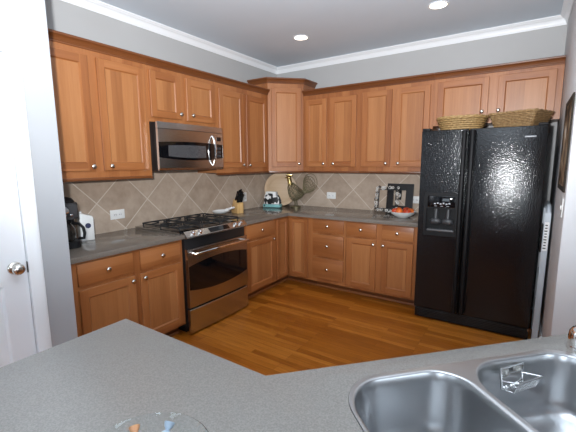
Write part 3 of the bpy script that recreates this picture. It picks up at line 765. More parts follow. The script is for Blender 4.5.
for x in (0, w):
    b.f([vv(x, mz0 + 0.004, 0.012), vv(x, 1.437), vv(x, 1.765), b.v((x, -0.376, 1.765)), b.v((x, -0.376, mz0 + 0.004))])
dm = b.build('door', STEEL, mw, angle=25)
b = B()
for xa, xb_ in zip(xs, xs[1:]):
    b.f([vv(xa, 1.769), vv(xb_, 1.769), vv(xb_, mz1, 0.004), vv(xa, mz1, 0.004)]); b.f([vv(xa, 1.769), vv(xb_, 1.769), b.v((xb_, -0.376, 1.769)), b.v((xa, -0.376, 1.769))]); b.f([vv(xa, mz1, 0.004), vv(xb_, mz1, 0.004), b.v((xb_, -0.376, mz1)), b.v((xa, -0.376, mz1))])
for x in (0, w): b.f([vv(x, 1.769), vv(x, mz1, 0.004), b.v((x, -0.376, mz1)), b.v((x, -0.376, 1.769))])
b.build('vent_strip', STEEL, mw, angle=25)
b = B()
for xa, xb_ in zip(xs, xs[1:]): b.f([vv(xa, mbot(xa), 0.002), vv(xb_, mbot(xb_), 0.002), vv(xb_, mtop(xb_), 0.002), vv(xa, mtop(xa), 0.002)])
b.build('glass_band', BLACKG, dm)
b = B(); SCR = two_tone('perforated_window_screen', 300, 0.5, (0.03, 0.03, 0.031), (0.10, 0.10, 0.105), 0.10)
xs2 = [0.095 + 0.43 * i / 14 for i in range(15)]
for xa, xb_ in zip(xs2, xs2[1:]): b.f([vv(xa, mbot(xa) + 0.022, 0.0005), vv(xb_, mbot(xb_) + 0.022, 0.0005), vv(xb_, mtop(xb_) - 0.03, 0.0005), vv(xa, mtop(xa) - 0.03, 0.0005)])
b.build('window', SCR, dm)
b = B(); b.box(0.675, 0.730, MF - 0.0062, MF + 0.002, 1.690, 1.728); b.build('clock_display', BLACKG, mw)
b = B()
for r_ in range(3):
    for c_ in range(2): b.box(0.668 + c_ * 0.036, 0.694 + c_ * 0.036, MF - 0.0050, MF + 0.004, 1.535 + r_ * 0.036, 1.558 + r_ * 0.036, bev=0.0015)
b.build('button_pad', GREYP, mw)
b = B(); hz = [1.455 + (1.735 - 1.455) * i / 14 for i in range(15)]
b.tube([(0.612, MF - 0.006 - 0.040 * (1 - (2 * i / 14 - 1) ** 2) ** 0.55, z) for i, z in enumerate(hz)], [0.009 + 0.004 * (1 - abs(2 * i / 14 - 1)) for i in range(15)], 10)
b.build('handle', CHROME, dm)

# ------------------------------------------------------------------ refrigerator
FX = 2.165
fr = thing('refrigerator', 'black textured side-by-side refrigerator with water dispenser', 'refrigerator', (FX, 0, 0))
w = 0.924; FT = 1.748
b = B(); b.box(0.004, w - 0.004, -0.755, -0.035, 0.03, 1.735, bev=0.004); b.build('body', FRIDGE, fr)
b = B(); b.box(0.006, w - 0.006, -0.805, -0.70, 0.015, 0.105, bev=0.005)
for i in range(5): b.box(0.03, w - 0.03, -0.811, -0.800, 0.026 + i * 0.015, 0.034 + i * 0.015, bev=0.002)
b.build('base_grille', BLACKM, fr)
dz0, dz1, dsp = 0.115, FT, (0.062, 0.330, 0.825, 1.195)
# freezer door with an opening for the dispenser
o = [(0.002, dz0), (0.380, dz0), (0.380, dz1), (0.002, dz1)]
i_ = [(dsp[0], dsp[2]), (dsp[1], dsp[2]), (dsp[1], dsp[3]), (dsp[0], dsp[3])]
b = B(); b.ring(o, i_, 1, -0.820, -0.760); b.bm.verts.ensure_lookup_table()
fd = b.build('freezer_door', FRIDGE, fr, angle=25)
def edge_round(ob, w_=0.006):
    m = ob.modifiers.new('bevel', 'BEVEL'); m.width = w_; m.segments = 3; m.limit_method = 'ANGLE'; m.angle_limit = R(50)
edge_round(fd)
b = B(); b.box(0.386, w - 0.002, -0.820, -0.760, dz0, dz1, bev=0.008, seg=3); rd = b.build('fridge_door', FRIDGE, fr, angle=25)
for par, x, s in ((fd, 0.352, 1), (rd, 0.414, -1)):
    b = B(); b.prism([(x - 0.020, -0.8205), (x + 0.020, -0.8205), (x + 0.017, -0.858), (x + 0.009, -0.868), (x - 0.009, -0.868), (x - 0.017, -0.858)], 2, 0.135, 1.735, 0, bev=0.003); b.build('handle', BLACKP, par)
# dispenser
dp = None
x0, x1, z0, z1 = dsp
b = B(); b.ring([(x0 - 0.010, z0 - 0.010), (x1 + 0.008, z0 - 0.010), (x1 + 0.008, z1 + 0.010), (x0 - 0.010, z1 + 0.010)], [(x0 + 0.012, z0 + 0.03), (x1 - 0.012, z0 + 0.03), (x1 - 0.012, 1.060), (x0 + 0.012, 1.060)], 1, -0.828, -0.8195)
b.box(x0 + 0.001, x1 - 0.001, -0.8195, -0.765, 1.060, z1 - 0.001)
b.box(x0 + 0.001, x1 - 0.001, -0.768, -0.7635, z0 + 0.001, 1.060)
b.box(x0 + 0.001, x1 - 0.001, -0.8195, -0.768, z0 + 0.001, z0 + 0.03)
dp = b.build('dispenser', BLACKP, fd)
b = B(); b.box(x0 + 0.02, x1 - 0.02, -0.832, -0.8275, 1.075, z1 - 0.02, bev=0.003); b.build('control_panel', BLACKG, dp)
b = B()
for i in range(6): b.box(x0 + 0.075 + i * 0.024, x0 + 0.090 + i * 0.024, -0.8335, -0.8318, 1.100 + (i % 2) * 0.006, 1.112 + (i % 2) * 0.006)
for i in range(3): b.box(x0 + 0.080 + i * 0.05, x0 + 0.100 + i * 0.05, -0.8335, -0.8318, 1.084, 1.088)
b.build('button_marks', plain('pale_print', (0.42, 0.43, 0.46), 0.5), dp)
for px in (x0 + 0.088, x0 + 0.190):
    b = B(); b.sphere((px, -0.802, 0.945), 0.050, sc=(1.0, 0.48, 0.62)); b.tube([(px, -0.785, 1.055), (px, -0.795, 0.96)], 0.020, 10); b.build('paddle', GREYP, dp, angle=60)
b = B(); b.box(x0 + 0.02, x1 - 0.02, -0.825, -0.775, z0 + 0.031, z0 + 0.048, bev=0.004)
for i in range(8): b.box(x0 + 0.035 + i * 0.027, x0 + 0.045 + i * 0.027, -0.820, -0.780, z0 + 0.047, z0 + 0.050)
b.build('drip_tray', plain('grey_tray', (0.10, 0.10, 0.105), 0.4), dp)
b = B(); b.box(0.775, 0.850, -0.8225, -0.8198, 1.660, 1.672, bev=0.001); b.build('nameplate', plain('badge_metal', (0.30, 0.31, 0.33), 0.5, 0.4), rd)
for x in (0.035, w - 0.035):
    b = B(); b.box(x - 0.032, x + 0.032, -0.815, -0.70, 1.7485, 1.768, bev=0.005); b.build('hinge_cap', BLACKP, fr)
for x in (0.004, w - 0.012):
    b = B(); b.box(x - 0.001, x + 0.009, -0.816, -0.806, 0.092, 0.110); b.build('hinge_pin', NICKEL, fr)

# ------------------------------------------------------------------ baskets on the refrigerator
def basket(name, label, base_lp, top_lp, z0, z1, rows, stakes, mat, rim_r, wob, loc, rz):
    t = thing(name, label, 'basket', loc, rz, 'wicker baskets on the refrigerator')
    n = len(base_lp)
    def lerp(k): return [(a[0] + (c[0] - a[0]) * k, a[1] + (c[1] - a[1]) * k) for a, c in zip(base_lp, top_lp)]
    b = B()
    def resample(lp, N_):
        P = [Vector(p) for p in lp] + [Vector(lp[0])]; L_ = [0]
        for p, q in zip(P, P[1:]): L_.append(L_[-1] + (q - p).length)
        out = []; j = 0
        for i in range(N_):
            d = L_[-1] * i / N_
            while L_[j + 1] < d: j += 1
            u = (d - L_[j]) / max(1e-9, L_[j + 1] - L_[j]); p = P[j].lerp(P[j + 1], u); tg = (P[j + 1] - P[j])
            if tg.length < 1e-9: tg = Vector((1, 0))
            tg.normalize(); out.append((p, Vector((tg.y, -tg.x))))
        return out
    for r_ in range(rows):
        k = (r_ + 0.5) / rows; lp = resample(lerp(k), stakes * 2); z = z0 + (z1 - z0) * k
        hgt = (z1 - z0) / rows * 0.55
        path = [(*(p + nn * wob * (1 if (i + r_) % 2 else -1)), z) for i, (p, nn) in enumerate(lp)]
        b.tube(path, hgt, 5, closed=True)
    b.build('woven_side', mat, t, angle=80)
    b = B(); b.prism(lerp(0.03), 2, z0 - 0.0, z0 + 0.008); b.build('base', mat, t)
    b = B(); lp = resample(top_lp, 64)
    for ph in (0, 1):
        b.tube([(*(p + nn * rim_r * 0.5 * math.cos(i * 0.9 + ph * PI)), z1 + rim_r * 0.5 * math.sin(i * 0.9 + ph * PI)) for i, (p, nn) in enumerate(lp)], rim_r * 0.75, 6, closed=True)
    b.build('braided_rim', mat, t, angle=80)
    return t
basket('wicker_basket', 'pale oval woven basket on the left of the refrigerator top', rrect(-0.155, 0.155, -0.115, 0.115, 0.11, 8), rrect(-0.200, 0.200, -0.150, 0.150, 0.145, 8), 0.004, 0.125, 7, 22, WICK, 0.012, 0.006, (FX + 0.285, -0.585, 1.7365), R(3))
basket('wicker_basket', 'brown square-cornered woven basket on the right of the refrigerator top', rrect(-0.140, 0.140, -0.120, 0.120, 0.015, 3), rrect(-0.182, 0.182, -0.158, 0.158, 0.02, 3), 0.004, 0.135, 11, 30, WICK2, 0.009, 0.004, (FX + 0.727, -0.560, 1.7365), R(-24))

# ------------------------------------------------------------------ folded step ladder between refrigerator and wall
t = thing('step_ladder', 'folded aluminium step ladder slotted between refrigerator and right wall', 'ladder', (0, 0, 0))
lb, lt = Vector((3.126, -0.842, 0.0)), Vector((3.138, -0.785, 1.08))
up = (lt - lb).normalized(); sx_ = Vector((0.02, 0, 0)); sy_ = Vector((0, 0.012, 0))
for oy in (0, 0.34):
    b = B(); q = Vector((0, oy, 0)); vs = [[b.v(p + q + sx_ * a + sy_ * c) for a, c in ((-1, -1), (1, -1), (1, 1), (-1, 1))] for p in (lb, lt)]
    for i in range(4): b.f([vs[0][i], vs[0][(i + 1) % 4], vs[1][(i + 1) % 4], vs[1][i]])
    b.f(vs[0][::-1]); b.f(vs[1]); b.build('rail', ALU, t)
arc = [lt + Vector((0, 0.0, -0.005))] + [lt + Vector((0, 0.05 - 0.05 * math.cos(R(a)), 0.05 * math.sin(R(a)))) for a in range(0, 91, 15)] + [lt + Vector((0, 0.29 + 0.05 * math.sin(R(a)), 0.05 * math.cos(R(a)))) for a in range(0, 91, 15)]
b = B(); b.tube(arc, 0.018, 10); b.build('handle_loop', ALU, t)
for zz in (0.28, 0.55, 0.82):
    b = B(); p = lb.lerp(lt, zz / 1.08); b.box(p.x - 0.016, p.x + 0.016, p.y + 0.013, p.y + 0.327, zz - 0.012, zz + 0.012); b.build('step', ALU, t)
b = B()
p0 = lb.lerp(lt, 0.72); p1 = lb.lerp(lt, 0.93); fy_ = Vector((0, -0.0128, 0))
b.quad([p0 + fy_ + Vector((-0.015, 0, 0)), p0 + fy_ + Vector((0.015, 0, 0)), p1 + fy_ + Vector((0.015, 0, 0)), p1 + fy_ + Vector((-0.015, 0, 0))], 0)
for i in range(9):
    k = 0.735 + i * 0.021; a_ = lb.lerp(lt, k) + Vector((0, -0.0134, 0)); c_ = lb.lerp(lt, k + 0.008) + Vector((0, -0.0134, 0)); wd = 0.010 if i % 3 else 0.013
    b.quad([a_ + Vector((-wd, 0, 0)), a_ + Vector((wd * 0.5, 0, 0)), c_ + Vector((wd * 0.5, 0, 0)), c_ + Vector((-wd, 0, 0))], 1)
b.build('sticker', [WHITEP, BLACKP], t)
b = B(); pz = lb.lerp(lt, 0.88); b.box(pz.x - 0.034, pz.x - 0.0205, pz.y - 0.008, pz.y + 0.06, 0.76, 0.985, bev=0.004); b.build('latch_bar', BLACKP, t)

# ------------------------------------------------------------------ picture on the right wall
t = thing('picture', 'dark framed flower picture hanging on the right wall', 'picture', (RW, 0, 0))
py0, py1, pz0, pz1 = -1.56, -1.035, 1.292, 1.862
b = B(); b.ring([(py0, pz0), (py1, pz0), (py1, pz1), (py0, pz1)], [(py0 + 0.03, pz0 + 0.03), (py1 - 0.03, pz0 + 0.03), (py1 - 0.03, pz1 - 0.03), (py0 + 0.03, pz1 - 0.03)], 0, -0.009, -0.001); b.build('frame', DARKFR, t)
m_, nt, bs = new_mat('flower_print')
tc = N(nt, 'ShaderNodeTexCoord'); n1 = N(nt, 'ShaderNodeTexNoise', i_Scale=7.0, i_Detail=4.0); L(nt, tc.outputs['Object'], n1.inputs['Vector'])
L(nt, ramp(nt, n1.outputs[0], [(0.38, (0.03, 0.022, 0.016)), (0.47, (0.20, 0.13, 0.08)), (0.60, (0.42, 0.32, 0.22)), (0.70, (0.75, 0.72, 0.66))]), bs.inputs['Base Color']); bs.inputs['Roughness'].default_value = 0.7; bs.inputs['Specular IOR Level'].default_value = 0.1
b = B(); b.box(-0.007, -0.002, py0 + 0.028, py1 - 0.028, pz0 + 0.028, pz1 - 0.028); b.build('print', m_, t)
b = B(); b.box(RW - 0.006, RW - 0.0002, -1.545, -1.475, 1.14, 1.255, bev=0.002); o_ = b.build('switch_plate', WHITEP)
tag(o_, 'white switch plate under the picture on the right wall', 'switch')
b = B(); b.box(RW - 0.012, RW - 0.005, -1.515, -1.505, 1.185, 1.21, bev=0.001); b.build('toggle', WHITEP, o_)

# ------------------------------------------------------------------ outlets on the tile
def outlet(label, c, wdt, hgt, wall, gangs=1):
    t = thing('outlet', label, 'outlet', c, PI / 2 if wall == 'left' else 0, 'outlets on the tile')
    b = B(); b.box(-wdt / 2, wdt / 2, -0.006, -0.0002, -hgt / 2, hgt / 2, bev=0.002); b.build('cover_plate', WHITEP, t)
    for g_ in range(gangs):
        xo = (g_ - (gangs - 1) / 2) * 0.046
        if wdt > hgt:
            b = B(); b.box(xo - 0.016, xo + 0.016, -0.0085, -0.0055, -0.014, 0.014, bev=0.003); b.build('socket', CERAM, t)
            b = B(); [b.box(xo + dx - 0.0016, xo + dx + 0.0016, -0.0092, -0.0083, -0.006, 0.004) for dx in (-0.007, 0.007)]; b.build('slots', BLACKP, t)
        else:
            for zo in (-0.02, 0.02):
                b = B(); b.box(-0.016, 0.016, -0.0085, -0.0055, zo - 0.014, zo + 0.014, bev=0.003); b.build('socket', CERAM, t)
                b = B(); [b.box(dx - 0.0016, dx + 0.0016, -0.0092, -0.0083, zo - 0.004, zo + 0.006) for dx in (-0.007, 0.007)]; b.build('slots', BLACKP, t)
outlet('white outlet on the left tile between the coffee maker and the range', (0.0085, -2.452, 1.037), 0.132, 0.082, 'left', 2)
outlet('white outlet on the left tile right behind the knife block', (0.0085, -0.745, 1.050), 0.075, 0.115, 'left')
outlet('white outlet on the back tile right of the rooster', (0.863, -0.0085, 1.049), 0.128, 0.084, 'back', 2)
outlet('white outlet on the back tile beside the refrigerator, above the fruit bowl', (1.930, -0.0085, 1.048), 0.095, 0.082, 'back', 2)

# ------------------------------------------------------------------ coffee maker and the box beside it
cm = thing('coffee_maker', 'black drip coffee maker at the left end of the countertop', 'coffee maker', (0.26, -3.022, CT + 0.0005), PI / 2 + R(-12))
b = B(); b.prism([(p[0], p[1]) for p in rrect(-0.09, 0.09, -0.13, 0.12, 0.04, 5)], 2, 0, 0.045, 0, bev=0.004); b.build('base', BLACKP, cm)
b = B(); b.box(-0.088, 0.088, 0.01, 0.118, 0.045, 0.22, bev=0.012); b.build('water_tank', BLACKP, cm)
b = B(); b.prism(rrect(-0.092, 0.092, -0.125, 0.12, 0.045, 5), 2, 0.205, 0.315, 0, bev=0.008); b.build('brew_head', GREYP, cm)
b = B(); b.lathe([(0.09, 0.0), (0.088, 0.012), (0.075, 0.028), (0.045, 0.038), (0, 0.041)], (0, 0.0, 0.315), seg=24, scale=(1.0, 1.3)); b.build('lid', BLACKP, cm)
b = B(); b.box(-0.075, 0.075, -0.131, -0.124, 0.220, 0.305, bev=0.003); fp = b.build('front_panel', GREYP, cm)
b = B(); b.lathe([(0.0, 0), (0.026, 0), (0.026, 0.004), (0.021, 0.005), (0.021, 0.002), (0, 0.002)], (0, -0.131, 0.275), (0, -1, 0), 24, scale=(0.75, 1.2)); b.build('clock_dial', CHROME, fp)
for x in (-0.04, 0.0, 0.04):
    b = B(); b.lathe([(0, 0), (0.009, 0), (0.009, 0.004), (0, 0.005)], (x, -0.131, 0.236), (0, -1, 0), 14); b.build('button', CHROME, fp)
b = B(); b.lathe([(0, 0.0), (0.062, 0.0), (0.072, 0.015), (0.075, 0.05), (0.068, 0.09), (0.052, 0.118), (0.050, 0.128), (0.047, 0.128), (0.049, 0.117), (0.064, 0.09), (0.071, 0.05), (0.068, 0.016), (0, 0.004)], (0, -0.045, 0.0465), seg=28)
cf = b.build('carafe', plain('smoked_glass', (0.05, 0.045, 0.04), 0.04, trans=0.5), cm)
b = B(); b.tube([(0.05, -0.075, 0.172), (0.085, -0.11, 0.168), (0.105, -0.125, 0.14), (0.110, -0.13, 0.10), (0.105, -0.125, 0.065), (0.080, -0.095, 0.062)], 0.0105, 8); b.build('carafe_handle', BLACKP, cf)
b = B(); b.lathe([(0.053, 0), (0.054, 0.008), (0.03, 0.018), (0, 0.019)], (0, -0.045, 0.172), seg=24); b.build('carafe_lid', BLACKP, cf)

t = thing('canister', 'white box-shaped canister with a dark round badge beside the coffee maker', 'canister', (0.155, -2.803, CT + 0.0005), PI / 2 + R(-15))
b = B(); b.prism([(-0.050, 0), (0.046, 0), (0.046, 0.172), (0.038, 0.188), (-0.042, 0.214), (-0.050, 0.205)], 1, -0.055, 0.055, 0, bev=0.006); b.build('body', WHITEP, t)
b = B(); b.lathe([(0, 0), (0.020, 0), (0.020, 0.001), (0, 0.0012)], (0.005, -0.0553, 0.115), (0, -1, 0), 24); b.build('badge', plain('navy', (0.03, 0.035, 0.09), 0.4), t)
b = B(); b.lathe([(0.012, 0), (0.012, 0.012), (0, 0.013)], (-0.033, 0, 0.209), seg=14); b.build('button', CERAM, t)

# ------------------------------------------------------------------ knife block with knives
KB = thing('knife_block', 'pale wooden knife block on the countertop right of the range', 'knife block', (0.150, -1.045, CT + 0.0005), PI / 2 + R(-18))
b = B(); b.prism([(-0.075, 0), (0.070, 0), (0.070, 0.045), (0.010, 0.165), (-0.075, 0.115)], 0, -0.041, 0.041, 0, bev=0.003)
b.build('block', WB, KB)
kz = Matrix.Translation(KB.location) @ Matrix.Rotation(KB.rotation_euler[2], 4, 'Z')
kd = Vector((0, -0.50, 0.865)).normalized(); kn_first = None
for r_ in range(2):
    for c_ in range(4):
        x = -0.030 + c_ * 0.0195; yy = -0.052 + r_ * 0.040; zz = 0.128 + r_ * 0.0235
        p = kz @ Vector((x, yy, zz))
        L_ = (0.125, 0.14, 0.15, 0.118)[c_] - 0.012 * (1 - r_)
        kn = thing('knife', 'black-handled knife standing in the wooden knife block', 'knife', p, KB.rotation_euler[2], 'knives in the knife block')
        b = B(); pts = [kd * 0.0015, kd * 0.02, kd * (L_ * 0.6), kd * L_]
        b.tube(pts, [0.0078, 0.0085, 0.0072, 0.0092], 8); b.build('handle', BLACKP, kn)
        b = B()
        for k in (0.35, 0.7): b.lathe([(0, 0), (0.002, 0), (0.002, 0.0006), (0, 0.0007)], kd * (L_ * k) + Vector((0, -0.0076, -0.004)), (0, -0.865, -0.5), 8)
        b.build('rivet', NICKEL, kn)

# ------------------------------------------------------------------ spoon rest on the cooktop
t = thing('spoon_rest', 'white ceramic spoon rest lying across the back right of the cooktop', 'spoon rest', (0.235, -1.405, 0.9405), PI / 2 + R(2))
b = B(); b.lathe([(0, 0.004), (0.045, 0.004), (0.066, 0.012), (0.080, 0.026), (0.083, 0.027), (0.070, 0.010), (0.05, 0.0), (0, 0.0)], (0.0, 0, 0), seg=28, scale=(1.35, 0.95)); b.build('dish', CERAM, t, angle=60)
b = B(); b.tube([(0.09, 0, 0.022), (0.13, 0, 0.028), (0.18, 0, 0.034), (0.215, 0, 0.036)], [0.018, 0.013, 0.011, 0.013], 10); b.build('handle', CERAM, t, angle=60)

# ------------------------------------------------------------------ corner: tray, napkin holder, rooster
tr = thing('wooden_plate', 'large round pale wooden plate leaning in the corner behind the rooster', 'plate', (0.205, -0.205, CT + 0.001), PI / 4)
tilt = R(10)
mx = Matrix.Rotation(-tilt, 4, 'X')
b = B(mx); b.lathe([(0, -0.004), (0.155, -0.004), (0.165, -0.010), (0.170, -0.013), (0.222, -0.020), (0.228, -0.016), (0.226, -0.008), (0.17, 0.004), (0.15, 0.008), (0, 0.008)], (0, 0.0, 0.228), (0, 1, 0), 56); b.build('disc', WPLATE, tr, angle=40)

nh = thing('napkin_holder', 'teal napkin holder with black and white cow-patch panels in the corner', 'napkin holder', (0.175, -0.372, CT + 0.0005), R(14))
b = B(); b.box(-0.120, 0.120, -0.050, 0.050, 0, 0.040, bev=0.006); b.build('base', TEAL, nh)
def cow_panel(y0, y1, name):
    b = B()
    pl_ = [(-0.105, 0.041), (0.108, 0.041), (0.110, 0.085), (0.098, 0.105), (0.085, 0.140), (0.060, 0.165), (0.040, 0.180), (-0.060, 0.185), (-0.085, 0.175), (-0.100, 0.120)]
    b.prism(pl_, 1, y0, y1, 0, bev=0.003); return b.build(name, COW, nh)
cow_panel(-0.046, -0.036, 'front_panel'); cow_panel(0.036, 0.046, 'back_panel')
b = B(); b.box(-0.085, 0.060, -0.033, 0.033, 0.042, 0.205, bev=0.004); tagn = b.build('napkins', plain('paper_white', (0.80, 0.80, 0.78), 0.8, noise=0.05, nscale=80), nh)
b = B(); b.lathe([(0, 0), (0.012, 0), (0.010, 0.006), (0, 0.008)], (-0.095, -0.050, 0.022), (0, -1, 0), 14); b.build('knob', BLACKP, nh)

ro = thing('rooster_figurine', 'brass-headed wire rooster figurine in front of the wooden plate', 'figurine', (0.435, -0.205, CT + 0.0005), R(22))
b = B(); b.lathe([(0, 0), (0.062, 0), (0.062, 0.006), (0.055, 0.011), (0.02, 0.016), (0, 0.017)], seg=28, scale=(1.15, 0.8)); b.build('foot', PATINA, ro)
b = B(); b.tube([(-0.012, 0, 0.015), (-0.010, 0, 0.05), (-0.02, 0, 0.095)], 0.006, 8); b.build('leg', PATINA, ro)
b = B(); b.tube([(0.018, 0, 0.015), (0.016, 0, 0.05), (0.01, 0, 0.095)], 0.006, 8); b.build('leg', PATINA, ro)
# wire body: hoops and ribs round an egg leaning from tail to neck
b = B()
def body_pt(u, a):
    """u along the axis 0 (breast/neck) to 1 (tail root)"""
    ax0, ax1 = Vector((-0.085, 0, 0.295)), Vector((0.105, 0, 0.165))
    c_ = ax0.lerp(ax1, u) + Vector((0, 0, -0.065 * math.sin(PI * u))); r_ = 0.028 + 0.075 * math.sin(PI * min(1, u * 0.95 + 0.05)) ** 0.8 * (1 - 0.25 * u)
    d = (ax1 - ax0).normalized(); e1 = Vector((0, 1, 0)); e2 = d.cross(e1)
    return c_ + (e1 * math.cos(a) * 0.75 + e2 * math.sin(a)) * r_
for i in range(11): b.tube([body_pt(i / 10, 2 * PI * k / 16) for k in range(16)], 0.0034, 5, closed=True)
for k in range(9): b.tube([body_pt(i / 14, 2 * PI * k / 9 + 0.9 * i / 14) for i in range(15)], 0.0032, 5)
for k in range(9): b.tube([body_pt(i / 14, 2 * PI * k / 9 - 0.9 * i / 14) for i in range(15)], 0.0032, 5)
b.build('wire_body', PATINA, ro, angle=80)
b = B(); b.tube([(-0.070, 0, 0.285), (-0.080, 0, 0.325), (-0.085, 0, 0.365), (-0.088, 0, 0.385)], [0.034, 0.030, 0.026, 0.020], 14); b.sphere((-0.092, 0, 0.390), 0.026, sc=(1.15, 0.9, 1.0)); b.build('head', BRASS, ro, angle=60)
b = B(); b.lathe([(0.011, 0), (0.007, 0.015), (0, 0.035)], (-0.116, 0, 0.390), (-1, 0, -0.25), 10); b.build('beak', BRASS, ro)
b = B(); b.prism([(-0.128, 0.408), (-0.060, 0.405), (-0.045, 0.425), (-0.060, 0.436), (-0.075, 0.424), (-0.085, 0.440), (-0.098, 0.426), (-0.110, 0.438), (-0.122, 0.424), (-0.135, 0.428)], 1, -0.006, 0.006, 0, bev=0.002); b.build('comb', BRASS, ro)
b = B(); b.sphere((-0.108, 0, 0.355), 0.014, sc=(0.7, 0.6, 1.5)); b.build('wattle', BRASS, ro, angle=60)
b = B()
for i in range(6):
    u = i / 5; cx, cz_ = 0.115 + 0.075 * 0.95, 0.275; rx, rz_ = 0.030 + 0.065 * u, 0.045 + 0.085 * u
    ph = [(0.10 + rx * (1 + math.cos(R(a))) * 0.95, 0.010 * (i - 2.5) * 0.8, 0.205 + 0.02 * u + rz_ * (1 + math.sin(R(a))) * 0.9 - 0.02) for a in range(0, 360, 15)]
    b.tube(ph, 0.0036, 5, closed=True)
for k in range(10):
    a = R(-60 + 20 * k); b.tube([(0.11, 0, 0.215), (0.11 + 0.16 * math.cos(a) * 0.55 + 0.05, 0.01, 0.285 + 0.12 * math.sin(a))], 0.002, 5)
b.build('tail', PATINA, ro, angle=80)

# ------------------------------------------------------------------ frames and fruit bowl on the back run
def pic_frame(name, label, wd, hg, bw, mat, loc, rz, lean, back=None):
    t = thing(name, label, 'frame', loc, rz); mx = Matrix.Rotation(-lean, 4, 'X')
    b = B(mx); b.ring([(-wd / 2, 0), (wd / 2, 0), (wd / 2, hg), (-wd / 2, hg)], [(-wd / 2 + bw[0], bw[2]), (wd / 2 - bw[1], bw[2]), (wd / 2 - bw[1], hg - bw[3]), (-wd / 2 + bw[0], hg - bw[3])], 1, -0.018, 0.0); b.build('frame', mat, t)
    b = B(mx); b.box(-0.015, 0.015, -0.0, 0.004, hg * 0.45, hg * 0.95); b.tube([(0, 0.003, hg * 0.9), (0, 0.03, hg * 0.45)], 0.004, 6); b.build('easel_back', BLACKP, t)
    return t
pic_frame('photo_frame', 'large black empty frame leaning on the back tile behind the fruit bowl', 0.300, 0.335, (0.075, 0.082, 0.08, 0.075), BLACKM, (1.765, -0.068, CT + 0.001), R(0), R(9))
t = thing('photo_frame', 'openwork black and silver scroll frame leaning in front of the black frame', 'frame', (1.648, -0.165, CT + 0.003), R(6)); mx = Matrix.Rotation(-R(11), 4, 'X')
fw_, fh_, fb_ = 0.290, 0.315, 0.052
b = B(mx); b.ring([(-fw_ / 2 + fb_ - 0.008, fb_ - 0.008), (fw_ / 2 - fb_ + 0.008, fb_ - 0.008), (fw_ / 2 - fb_ + 0.008, fh_ - fb_ + 0.008), (-fw_ / 2 + fb_ - 0.008, fh_ - fb_ + 0.008)], [(-fw_ / 2 + fb_, fb_), (fw_ / 2 - fb_, fb_), (fw_ / 2 - fb_, fh_ - fb_), (-fw_ / 2 + fb_, fh_ - fb_)], 1, -0.012, -0.004, 1)
cx0, cx1, cz0, cz1 = -fw_ / 2 + fb_ / 2, fw_ / 2 - fb_ / 2, fb_ / 2, fh_ - fb_ / 2
cen = []
for i in range(9): cen += [(cx0 + (cx1 - cx0) * i / 8, cz0), (cx0 + (cx1 - cx0) * i / 8, cz1)]
for i in range(1, 9): cen += [(cx0, cz0 + (cz1 - cz0) * i / 9), (cx1, cz0 + (cz1 - cz0) * i / 9)]
for i, (px, pz) in enumerate(cen):
    px += random.uniform(-0.010, 0.010); pz += random.uniform(-0.007, 0.010) + (0.006 if pz < 0.03 else 0); rr_ = random.uniform(0.014, 0.026); a0 = random.uniform(0, 2 * PI)
    b.tube([(px + rr_ * (1 - 0.55 * k / 13) * math.cos(a0 + 0.62 * k), -0.006 - 0.004 * (i % 2), pz + rr_ * (1 - 0.55 * k / 13) * math.sin(a0 + 0.62 * k)) for k in range(14)], 0.0042, 5, 0 if i % 3 else 1)
b.build('frame', [plain('pale_silver', (0.66, 0.64, 0.60), 0.35), BLACKM], t, angle=80)
b = B(mx); b.tube([(0, -0.004, fh_ - fb_ + 0.004), (0, 0.035, 0.10), (0, 0.042, 0.005)], 0.003, 6); b.build('easel_back', BLACKP, t)
bc = (1.905, -0.395)
t = thing('fruit_bowl', 'white ceramic bowl of red fruit beside the refrigerator', 'bowl', (*bc, CT + 0.0005))
b = B(); b.lathe([(0, 0.0), (0.055, 0.0), (0.060, 0.006), (0.090, 0.018), (0.118, 0.040), (0.137, 0.062), (0.139, 0.065), (0.135, 0.066), (0.114, 0.046), (0.086, 0.024), (0.05, 0.012), (0, 0.010)], seg=40); b.build('bowl', CERAM, t, angle=60)
AP = [plain('red_apple_skin', (0.50, 0.055, 0.018), 0.28, noise=0.5, nscale=14), plain('orange_red_skin', (0.62, 0.13, 0.02), 0.3, noise=0.4, nscale=14)]
STEM = plain('stem_brown', (0.08, 0.05, 0.02), 0.7)
def apple(i, x, y, z, label, mat, tilt):
    t = thing('apple', label, 'apple', (bc[0] + x, bc[1] + y, CT + z), i * 1.3, 'red fruit in the white bowl'); t.rotation_euler = (tilt, 0, i * 1.3)
    pr = [(0, -0.026), (0.010, -0.031), (0.020, -0.031), (0.031, -0.021), (0.0365, -0.003), (0.036, 0.009), (0.029, 0.023), (0.018, 0.028), (0.009, 0.026), (0.004, 0.021), (0, 0.019)]
    b = B(); b.lathe(pr, seg=20); b.build('flesh', mat, t, angle=80)
    b = B(); b.tube([(0, 0, 0.019), (0.003, 0, 0.030), (0.006, 0, 0.037)], 0.0018, 6); b.build('stem', STEM, t)
lab = 'red-orange apple piled with the others in the white fruit bowl'
for i, (x, y, z) in enumerate([(0.0, 0.0, 0.0455)] + [(0.0785 * math.cos(R(a)), 0.0785 * math.sin(R(a)), 0.067) for a in (20, 80, 140, 200, 260, 320)]):
    apple(i, x, y, z, lab, AP[i % 2], R(15 * math.sin(i * 2.1)))

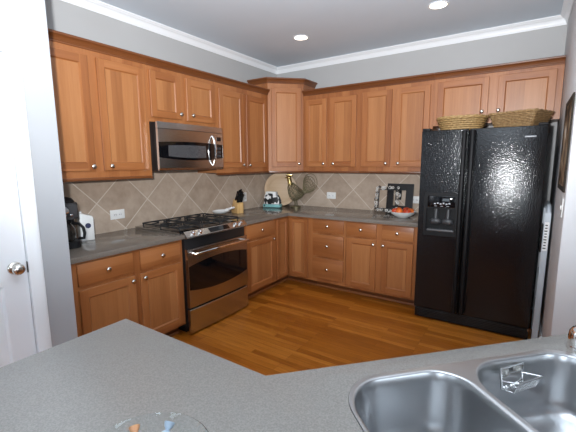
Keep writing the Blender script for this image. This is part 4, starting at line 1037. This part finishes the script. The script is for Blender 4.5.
# ------------------------------------------------------------------ clear bowl with wrapped sweets at the bottom edge
gb = (2.457, -3.894)
t = thing('glass_bowl', 'clear glass bowl on the peninsula at the bottom edge', 'bowl', (*gb, CT + 0.0005))
b = B(); b.lathe([(0, 0.0), (0.050, 0.0), (0.070, 0.006), (0.104, 0.030), (0.121, 0.060), (0.124, 0.066), (0.1225, 0.067), (0.119, 0.061), (0.101, 0.032), (0.067, 0.010), (0, 0.004)], seg=64); b.build('bowl', GLASS, t, angle=60)
def sweet(name, label, x, y, z, rz, mat):
    t = thing(name, label, 'sweet', (gb[0] + x, gb[1] + y, CT + z), rz, 'wrapped sweets in the glass bowl'); t.rotation_euler = (0, R(-38), rz)
    b = B(); b.lathe([(0.011, -0.034), (0.009, -0.027), (0.004, -0.020), (0.010, -0.016), (0.013, -0.008), (0.013, 0.008), (0.010, 0.016), (0.004, 0.020), (0.009, 0.027), (0.011, 0.034)], axis=(1, 0, 0), seg=14); b.build('wrapper', mat, t, angle=50)
sweet('sweet', 'orange wrapped sweet in the clear glass bowl', 0.074 * math.cos(R(153)), 0.074 * math.sin(R(153)), 0.041, R(153), plain('orange_wrapper', (0.70, 0.36, 0.18), 0.3))
sweet('sweet', 'blue wrapped sweet in the clear glass bowl', 0.074 * math.cos(R(113)), 0.074 * math.sin(R(113)), 0.041, R(113), plain('blue_wrapper', (0.40, 0.50, 0.60), 0.3))

# ------------------------------------------------------------------ recessed ceiling lights
for (x, y), lbl in (((0.926, -0.866), 'recessed ceiling light above the corner cabinets'), ((2.263, -0.885), 'recessed ceiling light in front of the refrigerator')):
    t = thing('ceiling_light', lbl, 'ceiling light', (x, y, H), 0, 'recessed ceiling lights')
    b = B(); b.lathe([(0.066, -0.0005), (0.082, -0.0005), (0.084, -0.003), (0.080, -0.006), (0.066, -0.004)], seg=36); b.build('trim_ring', TRIM, t)
    b = B(); b.lathe([(0, -0.0035), (0.066, -0.0035), (0.066, -0.0008), (0, -0.0008)], seg=32); b.build('lens', BULB, t)
    sl = lamp('ceiling_light_bulb', 'SPOT', (x, y, H - 0.012), 9, (1.0, 0.86, 0.68), spot=(R(125), 0.7), radius=0.06)
